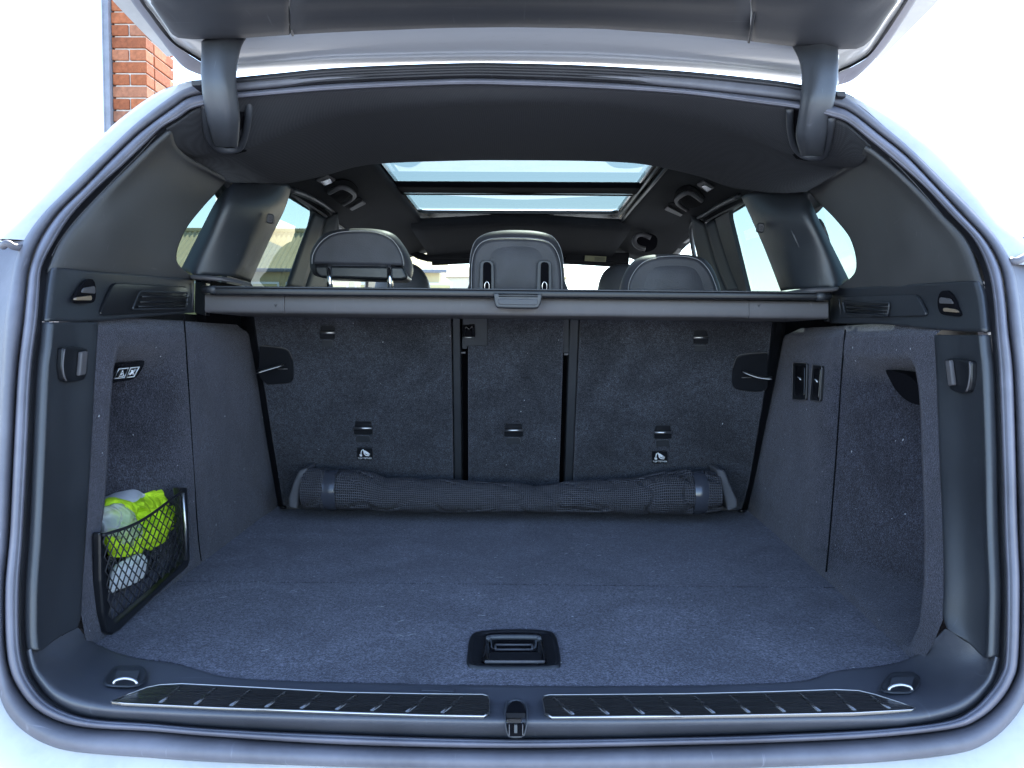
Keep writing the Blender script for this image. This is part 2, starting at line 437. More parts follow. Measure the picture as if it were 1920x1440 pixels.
def m_brick():
    m, nt, b = base('red_brick', (.3, .1, .05), .85, .2); c = coords(nt)
    oi = N(nt, 'ShaderNodeObjectInfo')
    n = N(nt, 'ShaderNodeTexNoise', Scale=35.0, Detail=8.0, Roughness=.7); nt.links.new(c, n.inputs[0])
    c1 = ramp(nt, oi.outputs['Random'], [(0, (.24, .080, .040)), (.45, (.36, .115, .050)), (.8, (.38, .16, .09)), (1, (.25, .12, .08))])
    c2 = ramp(nt, n.outputs[0], [(.3, (.7, .7, .7)), (.7, (1.3, 1.25, 1.2))])
    nt.links.new(mixc(nt, 1.0, c1, c2, 'MULTIPLY'), b.inputs['Base Color']); bump(nt, b, n.outputs[0], .6, .006); return m
M_brick = m_brick()

# ================================================================== SETTING
bm = bmesh.new(); bmesh.ops.create_grid(bm, x_segments=2, y_segments=2, size=180)
g = fin('ground', bm, M_conc, smooth_sh=False, face=Vector((0, 0, 10))); g['kind'] = 'structure'
# ---- white rendered wall, metal corner post, brick pier (left background)
YW = 4.94
xc = PY(275, 150, YW).x; xl = PY(211, 150, YW).x
def wbox(name, x0, x1, y0, y1, z0, z1, mat, parent=None, bev=.004, **kw):
    return box(name, ((x0+x1)/2, (y0+y1)/2, (z0+z1)/2), x1-x0, y1-y0, z1-z0, mat, parent, bev=bev, **kw)
xg = PY(193, 150, YW-.03).x
ww = wbox('wall', -6.5, xg, YW+.01, YW+.4, 0, 5.2, M_render); tag(ww, 'white rendered wall at the left edge behind the car', 'wall')
gp = thing('corner_post', ((xg+xl)/2, YW, 0), 'narrow grey metal post between the white wall and the red bricks', 'post')
wbox('post', xg, xl-.003, YW-.03, YW+.3, 0, 5.15, M_lead, gp)
tube('bead', [((xg+.006), YW-.031, z) for z in (0, 2.5, 5.15)], .005, M_lead, gp)
pier = thing('brick_pier', ((xl+xc)/2, YW, 0), 'red brick pier with pale mortar beside the grey post, left background', 'pier')
D0 = .012
wbox('mortar', xl+D0, xc-D0, YW+D0, YW+.385-D0, 0, 5.05, M_mortar, pier)
def brick_mesh(L, W, H):
    b = bmesh.new(); add_box(b, (0, 0, 0), L, W, H); bmesh.ops.bevel(b, geom=b.edges[:], offset=.003, segments=1, affect='EDGES')
    me = bpy.data.meshes.new('brick'); b.to_mesh(me); b.free(); me.materials.append(M_brick); return me
fw = xc-xl
BM = {'fs': brick_mesh(fw, .1025, .065), 'fh': brick_mesh((fw-.01)/2, .1025, .065), 'ss': brick_mesh(.1025, .215, .065), 'sh': brick_mesh(.1025, .1025, .065)}
def brick(kind, x, y, z):
    o = bpy.data.objects.new('brick', BM[kind]); COL.objects.link(o); o.parent = pier
    o.location = Vector((x, y, z))-pier.location+Vector((random.uniform(-.0015, .0015), random.uniform(-.0015, .0015), 0)); o.rotation_euler = (0, random.uniform(-.006, .006), 0)
h = .0758; zz = .04; c = 0
while zz < 4.95:
    if c % 2:
        brick('fs', (xl+xc)/2, YW+.051, zz)
        brick('ss', xc-.051, YW+.1125+.1075, zz); brick('sh', xc-.051, YW+.337, zz)
    else:
        q = (fw-.01)/2
        brick('fh', xl+q/2, YW+.051, zz); brick('fh', xc-q/2, YW+.051, zz)
        brick('sh', xc-.051, YW+.1125+.051+.0, zz) if False else None
        brick('ss', xc-.051, YW+.1125+.1075+.0, zz); brick('sh', xc-.051, YW+.337, zz)
    zz += h; c += 1
# ---- shed with corrugated roof seen through the left windows
shed = thing('shed', (-9, 28, 0), 'long low building with a yellowish corrugated roof seen through the left side windows', 'building')
zr = 1.14+.1385*30; ze = 1.14+.0915*27.5
gr = []
nx = 420; x0, x1 = -22, -2.6
for (yy, z_) in ((27.5, ze), (28.75, (ze+zr)/2), (30, zr)):
    gr.append([Vector((x0+(x1-x0)*i/nx, yy, z_+.035*math.sin(i*math.pi/2+.6))) for i in range(nx+1)])
rawgrid('corrugated_roof', gr, M_roof, shed, solid=.02, smooth_sh=False)
wbox('wall', x0+.3, x1-.3, 27.8, 32, 0, ze-.05, M_shedw, shed)
tube('ridge_cap', [(x0, 30, zr+.05), (x1, 30, zr+.05)], .09, M_roof, shed)
tube('gutter', [(x0, 27.42, ze-.06), (x1, 27.42, ze-.06)], .07, M_lead, shed)
for i in range(15):
    xx = x0+1.2+i*1.24
    f = wbox('window', xx, xx+1.0, 27.74, 27.795, 1.6, ze-.45, M_white, shed)
    wbox('pane', xx+.07, xx+.93, 27.72, 27.738, 1.68, ze-.53, base('shed_pane', (.5, .42, .2), .2)[0] if i == 0 else bpy.data.materials['shed_pane'], f)
tube('roof_aerial', [(-7.95, 29.8, zr), (-7.95, 29.8, zr+.35), (-8.0, 29.8, zr+.5)], .03, M_white, shed)
# ---- pale building ahead seen through the windscreen
pb = thing('far_building', (-4, 60, 0), 'pale low building far ahead, seen faintly through the windscreen', 'building')
wbox('wall', -14, 3, 58, 66, 0, 5.9, M_pale, pb)
prism('roof', [(-14.5, 57.5, 5.9), (-14.5, 62, 7.0), (-14.5, 66.5, 5.9)], (18, 0, 0), M_shedw, pb, bev=.02)
for i in range(7): wbox('window', -12.5+i*2.1, -11.3+i*2.1, 57.9, 57.99, 3.2, 4.8, M_lead, pb)

# ================================================================== THE CAR
ZF = .72
car = thing('car', (0, 2.2, 0), 'white car seen from behind with its tailgate open and the dark carpeted luggage space empty', 'car')
YT = [(-50, 1.28), (122, 1.262), (160, 1.245), (200, 1.20), (260, 1.165), (300, 1.145), (350, 1.115), (400, 1.085), (450, 1.055), (500, 1.03), (600, .99), (700, .97), (850, .945), (1000, .92), (1100, .90), (1200, .885), (1300, .868), (1384, .85), (1446, .835)]
_yt = YT
def Yl(py): return sum(interp(_yt, py+d) for d in (-24, -12, 0, 12, 24))/5
ST = [((960,1446),(960,1403),(960,1386),(960,1384)),((640,1438),(640,1396),(640,1377),(640,1375)),((400,1429),(400,1381),(400,1366),(400,1363)),((280,1421),(280,1371),(280,1356),(280,1353)),
((142,1410),(170,1365),(188,1350),(194,1347)),((83,1394),(110,1352),(132,1338),(140,1334)),((42,1369),(64,1327),(85,1313),(92,1308)),((14,1338),(35,1292),(55,1275),(66,1275)),((-2,1300),(18,1255),(42,1240),(52,1232)),
((-14,1240),(10,1200),(36,1190),(46,1190)),((-18,1100),(9,1100),(36,1100),(47,1100)),((-14,1000),(18,1000),(43,1000),(54,1000)),((-6,850),(25,850),(51,850),(61,850)),((3,700),(33,700),(58,700),(68,700)),
((10,600),(45,600),(70,600),(78,600)),((18,545),(50,550),(74,550),(84,550)),((27,495),(57,500),(79,500),(91,500)),((45,450),(76,450),(104,450),(113,450)),((81,400),(110,400),(137,400),(152,400)),
((133,348),(160,350),(183,352),(198,352)),((200,283),(205,303),(228,312),(240,312)),((245,240),(255,255),(272,270),(283,270)),((285,207),(293,225),(303,240),(312,243)),((322,180),(325,202),(333,222),(338,228)),
((350,165),(352,184),(358,205),(362,211)),((385,155),(388,176),(390,196),(393,199)),((440,149),(440,173),(440,185),(440,187)),((520,141),(520,166),(520,177),(520,179)),((640,130),(640,156),(640,168),(640,170)),
((850,122),(850,147),(850,159),(850,161)),((960,122),(960,148),(960,160),(960,162)),((1120,127),(1120,154),(1120,166),(1120,168)),((1280,137),(1280,166),(1280,176),(1280,178)),((1420,151),(1420,181),(1420,194),(1420,196)),
((1500,162),(1500,191),(1500,205),(1500,207)),((1570,178),(1567,200),(1563,220),(1560,224)),((1605,194),(1600,214),(1592,232),(1587,236)),((1660,238),(1645,249),(1630,262),(1622,266)),((1710,281),(1700,293),(1682,305),(1672,308)),
((1765,335),(1750,345),(1733,350),(1722,354)),((1830,400),(1801,400),(1780,400),(1768,402)),((1872,450),(1847,450),(1826,450),(1814,452)),((1899,500),(1874,500),(1850,500),(1842,502)),((1909,550),(1884,550),(1861,550),(1850,550)),
((1917,620),(1891,620),(1867,620),(1859,620)),((1925,700),(1900,700),(1873,700),(1865,700)),((1935,850),(1905,850),(1879,850),(1870,850)),((1942,1000),(1909,1000),(1883,1000),(1873,1000)),((1945,1100),(1913,1100),(1887,1100),(1877,1100)),
((1942,1232),(1910,1232),(1885,1225),(1876,1222)),((1926,1305),(1900,1275),(1876,1265),(1866,1265)),((1895,1355),(1875,1315),(1853,1300),(1845,1297)),((1850,1393),(1838,1347),(1820,1332),(1815,1328)),((1790,1414),(1785,1367),(1770,1353),(1765,1350)),
((1640,1430),(1640,1383),(1640,1368),(1640,1366)),((1460,1438),(1460,1392),(1460,1377),(1460,1375)),((1280,1443),(1280,1397),(1280,1382),(1280,1380))]
def lp(a, b, f, dy=0):
    """loop between station rails a and b (0=C 1=B 2=A 3=T), pushed dy metres in depth"""
    out = []
    for s in ST:
        x = s[a][0]+(s[b][0]-s[a][0])*f; y = s[a][1]+(s[b][1]-s[a][1])*f
        out.append(PY(x, y, Yl(y)+dy))
    return stn(out, 5, True)
# outer painted/coated channel around the opening, with a shallow step
rawgrid('opening_channel', [lp(0, 1, 0, .03), lp(0, 1, .0, .004), lp(0, 1, .10, -.004), lp(0, 1, .3, -.007), lp(0, 1, .55, -.006), lp(0, 1, .78, .0), lp(0, 1, .92, .008), lp(0, 1, 1.0, .016), lp(0, 1, 1.0, .03)], M_flange, car, closed=True)
# rubber seal: base lip and soft bulb
rawgrid('door_seal', [lp(1, 2, .0, .014), lp(1, 2, .05, .002), lp(1, 2, .2, -.010), lp(1, 2, .42, -.014), lp(1, 2, .62, -.012), lp(1, 2, .70, -.008), lp(1, 2, .76, -.010), lp(1, 2, .9, -.007), lp(1, 2, 1.0, .003), lp(1, 2, 1.0, .03)], M_rub, car, closed=True)
rawgrid('seal_gap', [lp(2, 3, -.1, .014), lp(2, 3, .5, .016), lp(2, 3, 1.2, .014)], M_rubd, car, closed=True)
# ---- body paint beyond the channel
def off(v, x, y, z): return v+Vector((x, y, z))
for side, cl, dl in ((-1, [(45,450),(81,400),(133,348),(200,283),(245,240),(285,207),(322,180),(350,165),(376,158)], [(-6,449),(50,398),(100,345),(165,277),(225,225),(280,184),(320,163),(345,155),(358,153)]),
                     (1, [(1899,496),(1872,450),(1830,400),(1765,335),(1710,281),(1660,238),(1620,204),(1597,190),(1572,180)], [(1965,500),(1920,447),(1864,400),(1780,298),(1713,243),(1647,200),(1600,182),(1587,177),(1578,176)])):
    Cc = [PY(x, y, Yl(y)+.004) for x, y in cl]; Dd = [PY(x, y, Yl(y)+.03) for x, y in dl]
    mid = [a.lerp(b, .5)+Vector((0, -.008, 0)) for a, b in zip(Cc, Dd)]
    E = [off(d, 0, .05, -.002) for d in Dd]; G = [off(d, 0, .12, -.005) for d in Dd]; H = [off(d, side*.01*smooth((d.z-1.44)/.05), .20+.28*smooth((d.z-1.44)/.05), -.02) for d in Dd]
    patch('rear_quarter_panel', [Cc, mid, Dd, E, G, H], M_paint, car, nv=22, k=4, face=Vector((side*4, -2, 3)))
# tail light flange (sides) and bumper (bottom) outside the channel
def outw(rng, ds, mat, name, n=5, **kw):
    L = [s[0] for s in ST]; P = [PY(L[i % len(L)][0], L[i % len(L)][1], Yl(L[i % len(L)][1])+.004) for i in rng]
    P = stn(P, n); rows = []
    cc = Vector((0, 0, 1.05))
    for dxz, dy in ds:
        r = []
        for i, p in enumerate(P):
            t = (P[min(i+1, len(P)-1)]-P[max(i-1, 0)]); nrm = Vector((t.z, 0, -t.x)).normalized()
            if nrm.dot(p-cc) < 0: nrm = -nrm
            r.append(p+nrm*dxz+Vector((0, dy, 0)))
        rows.append(r)
    return rawgrid(name, rows, mat, car, **kw)
outw(range(9, 18), [(0, .0), (.02, .012), (.05, .02), (.09, .03), (.15, .14), (.2, .5)], M_flange, 'tail_light_flange')
outw(range(41, 51), [(0, .0), (.02, .012), (.05, .02), (.09, .03), (.15, .14), (.2, .5)], M_flange, 'tail_light_flange')
outw(range(-8, 10), [(0, 0), (.012, -.012), (.04, -.022), (.10, -.03), (.16, -.02), (.24, .03), (.34, .16), (.5, .22)], M_paint, 'rear_bumper')
for i in (0, 1): pass
tube('taillight_lug', crv([PY(5, 462, 1.04), PY(14, 456, 1.035), PY(24, 462, 1.04), PY(40, 464, 1.05)], 12), .005, M_flange, car)
tube('taillight_lug', crv([PY(1895, 488, 1.04), PY(1905, 490, 1.035), PY(1915, 485, 1.04), PY(1925, 480, 1.05)], 12), .005, M_flange, car)
# gasket ends on the roof corners
prism('roof_gasket', [PY(358, 150, 1.2), PY(378, 149, 1.2), PY(378, 160, 1.2), PY(359, 161, 1.2)], (0, .05, 0), M_rubd, car)
prism('roof_gasket', [PY(1568, 170, 1.2), PY(1586, 171, 1.2), PY(1587, 182, 1.2), PY(1569, 180, 1.2)], (0, .05, 0), M_rubd, car)
# ribbed rubber roof gutter above the tube seal
TOP = list(range(26, 36))
_g = [[PY(ST[i][0][0]+(ST[i][1][0]-ST[i][0][0])*f, ST[i][0][1]+(ST[i][1][1]-ST[i][0][1])*f, Yl(ST[i][0][1])-d) for i in TOP] for f, d in ((.02, -.004), (.1, .008), (.9, .008), (1.0, -.004))]
patch('gutter_band', _g, M_rubd, car, nv=12, k=5)
for f, r_ in ((.12, .0030), (.32, .0026), (.52, .0028), (.74, .0024)):
    pts = []
    for i in TOP:
        a, b = ST[i][0], ST[i][1]; pts.append(PY(a[0]+(b[0]-a[0])*f, a[1]+(b[1]-a[1])*f, Yl(a[1])-.010))
    tube('gutter_rib', stn(pts, 5), r_, M_rubd, car, n=8)
pts = [PY(ST[i][0][0], ST[i][0][1]+1, Yl(ST[i][0][1])-.002) for i in TOP]
tube('gutter_rib', stn(pts, 5), .004, M_rubd, car, n=8)
# ---- outer roof, body sides with window openings, dark linings, floor, bulkhead
def side_pt(side, Y, z, k=0): return Vector((side*(.66+k-.2*(z-1.2)), Y, z))
def wins():
    return {'quarter': [(1.36, 1.19), (1.72, 1.19), (1.66, 1.50), (1.52, 1.49), (1.36, 1.30)],
            'rear': [(1.80, 1.19), (2.19, 1.19), (2.262, 1.516), (1.82, 1.524)],
            'front': [(2.42, 1.17), (3.35, 1.17), (3.12, 1.47), (2.95, 1.505), (2.42, 1.515)]}
for side in (-1, 1):
    W = wins()
    holes = [rpoly([side_pt(side, y, z) for y, z in W[k]], .03) for k in W]
    out = [side_pt(side, y, z) for y, z in ((1.30, .45), (1.30, 1.40), (1.42, 1.50), (1.6, 1.575), (3.0, 1.57), (3.45, 1.50), (4.2, 1.1), (4.2, .45))]
    holed('side_lining', out, holes, (side*.012, 0, 0), M_trim, car)
    holesb = [[side_pt(side, y, z, .035) for y, z in ((1.36, 1.17), (3.5, 1.15), (3.3, 1.47), (3.0, 1.545), (1.5, 1.545), (1.36, 1.40))]]
    outb = [side_pt(side, y, z, .035) for y, z in ((1.16, .35), (1.20, 1.2), (1.45, 1.56), (1.6, 1.585), (3.0, 1.585), (3.6, 1.50), (4.3, 1.1), (4.3, .35))]
    holed('body_side', outb, holesb, (side*.015, 0, 0), M_paint, car)
    for k in W:
        ctr = sum((Vector((0, y, z)) for y, z in W[k]), Vector())/len(W[k])
        pts = [side_pt(side, ctr.y+(y-ctr.y)*1.08, ctr.z+(z-ctr.z)*1.08, .016) for y, z in W[k]]
        bm = bmesh.new(); bm.faces.new([bm.verts.new(p) for p in pts]); fin('side_window', bm, M_tint if k != 'front' else M_clear, car, smooth_sh=False)
holed('roof_panel', [(-.53, 1.48, 1.60), (.53, 1.48, 1.60), (.62, 1.64, 1.60), (.63, 3.4, 1.60), (-.63, 3.4, 1.60), (-.62, 1.64, 1.60)],
      [[(-.37, 1.52, 1.60), (-.37, 2.95, 1.60), (.37, 2.95, 1.60), (.37, 1.52, 1.60)]], (0, 0, .018), M_paint, car)
_c = [PY(ST[i][0][0], ST[i][0][1]+3, Yl(ST[i][0][1])+.02) for i in range(25, 37)]
patch('roof_edge', [_c, [p+Vector((0, .12, .004)) for p in _c], [Vector((p.x*1.0, 1.5, min(1.60, p.z+.03))) for p in _c]], M_paint, car, nu=40, nv=6, solid=.006, face=Vector((0, 1, 6)))
wbox('underbody', -.75, .75, 1.0, 4.4, .30, .34, M_dark, car)
wbox('dashboard', -.66, .66, 4.0, 4.3, .34, 1.10, M_trim, car, bev=.02)
bm = bmesh.new(); bm.faces.new([bm.verts.new(p) for p in ((-.66, 4.25, 1.06), (.66, 4.25, 1.06), (.60, 3.46, 1.57), (-.60, 3.46, 1.57))])
fin('windscreen', bm, M_clear, car, smooth_sh=False)
for sd_ in (-1, 1): tube('roof_side_filler', [(sd_*.625, 1.60, 1.588), (sd_*.63, 2.4, 1.59), (sd_*.63, 3.45, 1.58)], .026, M_paint, car, n=10)  # unseen tubes added to close a sun leak between roof and sides
# ---- sunroof
sr = thing('x', (0, 0, 0), None, None); bpy.data.objects.remove(sr)
ZG = 1.60
fr_o = [PZ(704, 305, 1.572), PZ(760, 402, 1.572), PZ(1178, 410, 1.572), PZ(1240, 306, 1.572)]
xL = PZ(715, 305, ZG).x; xR = PZ(1222, 310, ZG).x
y1a = PZ(860, 344, ZG).y; y1b = PZ(860, 357, ZG).y; y2 = PZ(860, 399, ZG).y
holed('sunroof_frame', [(xL-.10, 1.5, ZG+.01), (xR+.10, 1.5, ZG+.01), (xR+.10, y2+.12, ZG+.01), (xL-.10, y2+.12, ZG+.01)],
      [rpoly([(xL, 1.86, ZG+.01), (xR, 1.86, ZG+.01), (xR, y2, ZG+.01), (xL, y2, ZG+.01)], .03)], (0, 0, -.012), M_gloss, car)  # opaque rear part extended out of view to keep sun off the luggage floor
for (a, b) in ((1.55, (y1a+y1b)/2-.004), ((y1a+y1b)/2+.004, y2+.01)):
    bm = bmesh.new(); bm.faces.new([bm.verts.new(p) for p in ((xL-.02, a, ZG+.013), (xR+.02, a, ZG+.013), (xR+.02, b, ZG+.013), (xL-.02, b, ZG+.013))]); fin('sunroof_glass', bm, M_sun, car, smooth_sh=False)
wbox('sunroof_crossbar', xL-.03, xR+.03, y1a, y1b, ZG-.010, ZG+.008, M_dark, car, bev=.008)
tube('crossbar_lip', [(xL, y1b-.004, ZG-.013), (0, y1b-.004, ZG-.012), (xR, y1b-.004, ZG-.013)], .003, M_black, car)
for X in (xL-.015, xR+.015):
    tube('sunroof_rail', [(X, 1.56, ZG-.008), (X, y2, ZG-.008)], .005, M_black, car)
    tube('sunroof_rail', [(X*1.03, 1.56, ZG-.022), (X*1.03, y2+.02, ZG-.022)], .0045, M_black, car)
# ---- cabin ceiling: side strips, front part
def ceil_sec(side, Y):
    f = smooth((Y-2.6)/.9)
    return [Vector((side*.365, Y, 1.592-.03*f)), Vector((side*.372, Y, 1.574-.03*f)), Vector((side*.43, Y, 1.570-.035*f)), Vector((side*.50, Y, 1.560-.045*f)), Vector((side*.555, Y, 1.538-.05*f)), Vector((side*.592, Y, 1.520-.05*f)), Vector((side*.625, Y, 1.52-.05*f))]
for side in (-1, 1):
    patch('roof_lining', [ceil_sec(side, Y) for Y in (1.5, 1.8, 2.1, 2.4, 2.75, 3.1, 3.52)], M_ceil, car, nu=30, nv=20, solid=.004)
patch('roof_lining', [[Vector((x, Y, z-.02*abs(x)/.4)) for x in (-.40, -.2, 0, .2, .40)] for Y, z in ((y2+.02, 1.60), (y2+.035, 1.572), (2.95, 1.56), (3.2, 1.545), (3.46, 1.525), (3.52, 1.50))], M_ceil, car, nu=20, nv=20, solid=.004)
tube('windscreen_header', crv([PY(x, y, 3.45) for x, y in ((770, 470), (800, 484), (880, 487), (960, 487), (1060, 489), (1150, 494), (1178, 492))], 24), .016, M_ceil, car)
for sx, pts in ((-1, ((800, 470), (1000, 470), (1000, 486), (800, 484))), (1, ((1062, 470), (1180, 474), (1180, 492), (1062, 489)))):
    prism('sun_visor', [PY(x, y, 3.40) for x, y in pts], (0, .02, 0), M_ceil, car, bev=.006)
lb = prism('visor_label', [PY(x, y, 3.39) for x, y in ((1097, 479), (1137, 481), (1136, 491), (1096, 489))], (0, .004, 0), base('yellow_label', (.30, .30, .18), .6)[0], car, bev=0)
for i in range(4):
    prism('print', [PY(1115, 482.6+i*2, 3.386), PY(1134, 483.4+i*2, 3.386), PY(1134, 484+i*2, 3.386), PY(1115, 483.2+i*2, 3.386)], (0, .002, 0), M_trim, lb, bev=0)
# ---- rear headliner with weave
hT = [(312,243),(338,228),(362,211),(393,199),(440,187),(520,179),(640,170),(850,161),(960,162),(1120,168),(1280,178),(1420,196),(1500,207),(1560,224),(1590,238),(1632,276)]
h2 = [(345,293,1.31),(370,296,1.33),(400,294,1.345),(430,290,1.355),(470,284,1.36),(530,262,1.36),(640,226,1.35),(850,203,1.325),(960,200,1.32),(1120,205,1.325),(1280,230,1.35),(1400,265,1.36),(1470,292,1.36),(1510,306,1.355),(1550,314,1.345),(1596,316,1.32)]
h3 = [(423,340,1.44),(440,341,1.46),(465,341,1.52),(500,342,1.60),(540,341,1.655),(600,328,1.68),(690,306,1.69),(850,298,1.69),(960,297,1.69),(1120,299,1.69),(1220,307,1.69),(1315,328,1.68),(1370,348,1.66),(1420,357,1.60),(1470,361,1.52),(1513,358,1.44)]
rT = [PY(x, y, Yl(y)+.012) for x, y in hT]
rT0 = [PY(x, y-3, Yl(y)+.02) for x, y in hT]
r2 = [PY(*p) for p in h2]; r3 = [PY(*p) for p in h3]
rm = [a.lerp(b, .5)+Vector((0, -.012, -.006)) for a, b in zip(rT, r2)]
rmm = [a.lerp(b, .88)+Vector((0, -.010, -.004)) for a, b in zip(rT, r2)]
rb = [a.lerp(b, .15)+Vector((0, .004, .004)) for a, b in zip(r2, r3)]
r4 = [p+Vector((0, .012, .010)) for p in r3]; r5 = [p+Vector((0, .02, .05)) for p in r3]
hdr = patch('rear_headliner', [rT0, rT, rm, rmm, rb, r3, r4, r5], M_weave, car, nv=60, k=4)
# ---- hinge wells + bezels
def U(pts, Yt, Yb, r, name, mat, parent):
    y0 = pts[0][1]; yb = max(p[1] for p in pts)
    P = crv([PY(x, y, Yt+(Yb-Yt)*smooth((y-y0)/(yb-y0))) for x, y in pts], 40)
    return tube(name, P, r, mat, parent, n=10, flat=.6, up=Vector((0, 1, .3)))
well_l = [(383,196),(386,232),(392,262),(408,278),(430,281),(450,276),(460,250),(466,215),(466,186)]
well_r = [(1481,204),(1482,240),(1489,272),(1505,290),(1525,294),(1545,290),(1553,268),(1558,235),(1560,220)]
for wl in (well_l, well_r):
    P = [on(hdr, x, max(y, 203), .006)+(PY(x, y, 1.2)-PY(x, max(y, 203), 1.2)) for x, y in wl]
    wp_ = prism('hinge_well', [on(hdr, x, max(y, 203), .003)+(PY(x, y, 1.2)-PY(x, max(y, 203), 1.2)) for x, y in wl], (0, .03, .0), M_dark, car, bev=0)  # dark piece laid on the headliner; the shade of the well is its colour
    tube('hinge_bezel', crv(P, 50), .0062, M_hinge, car, n=10, flat=.8, up=Vector((0, 1, .3)))
# ---- side trims -----------------------------------------------------------
def roll(tl, side, dpx=(10, 22, 31), dys=(.004, -.003, -.002, .012)):
    """rows that round the trim edge from the seal rail inward"""
    rows = []
    for d, dy in zip((0,)+tuple(dpx), dys):
        rows.append([PY(x-side*d, y, Yl(y)+dy) for x, y in tl])
    return rows
XT = [(1.0, .0), (1.2, .0)]
def wallX(side, Y, z):
    f = smooth((z-.70)/.45)
    if side < 0:
        bot = interp([(1.0, .580), (1.14, .585), (1.45, .596), (1.8, .607)], Y); return -(bot+(.60-bot)*f)
    bot = interp([(1.0, .524), (1.05, .528), (1.344, .547), (1.86, .573)], Y); return bot+(.583-bot)*f
def PW(px, py, side, extra=0):
    """pixel onto the curved side wall surface"""
    X = side*.58
    for _ in range(8):
        p = PX(px, py, X); X = wallX(side, p.y, p.z)+side*extra
    return p
tl_low = {-1: [(78,604),(74,650),(68,700),(61,850),(54,1000),(47,1100),(46,1180),(49,1218)], 1: [(1858,628),(1861,660),(1865,700),(1870,850),(1873,1000),(1877,1100),(1876,1180),(1874,1232)]}
ce_low = {-1: [(184,604),(181,650),(178,700),(170,850),(161,1000),(154,1100),(152,1150),(146,1176)], 1: [(1752,628),(1754,660),(1756,700),(1762,850),(1768,1000),(1770,1100),(1768,1150),(1775,1178)]}
for side in (-1, 1):
    rows = roll(tl_low[side], side)
    ce = [PW(x, y, side, -.001) for x, y in ce_low[side]]
    q = [a.lerp(b, .5)+Vector((side*.004, 0, 0)) for a, b in zip(rows[-1], ce)]
    tuck = [p+Vector((side*.012, .01, 0)) for p in ce]
    tp = patch('lower_pillar_trim', rows+[q, ce, tuck], M_trim, car, nv=30, k=6, solid=.004)
    # bag hook
    hk = {-1: [(120,652),(140,649),(158,652),(167,656),(165,700),(160,712),(140,717),(122,713),(118,690)], 1: [(1770,674),(1780,671),(1800,672),(1819,677),(1819,715),(1815,734),(1798,738),(1780,731),(1772,700)]}[side]
    P = [PX(x, y, wallX(side, 1.05, 1.1)-side*.010) for x, y in hk]
    hp = prism('bag_hook', rpoly(P, .004), (side*.010, 0, 0), M_black, car, bev=.003)
    lip = {-1: [(154,660),(166,658),(162,702),(150,705)], 1: [(1771,676),(1780,675),(1786,722),(1777,724)]}[side]
    prism('hook_tab', [PX(x, y, wallX(side, 1.05, 1.1)-side*.016) for x, y in lip], (side*.006, -.0, 0), M_gray, hp, bev=.002)
    edge = {-1: [(121,655),(118,680),(119,700),(124,714)], 1: [(1818,678),(1819,700),(1816,722),(1812,734)]}[side]
    tube('hook_rim', crv([PX(x, y, wallX(side, 1.05, 1.1)-side*.0105) for x, y in edge], 12), .0012, M_gray, hp)
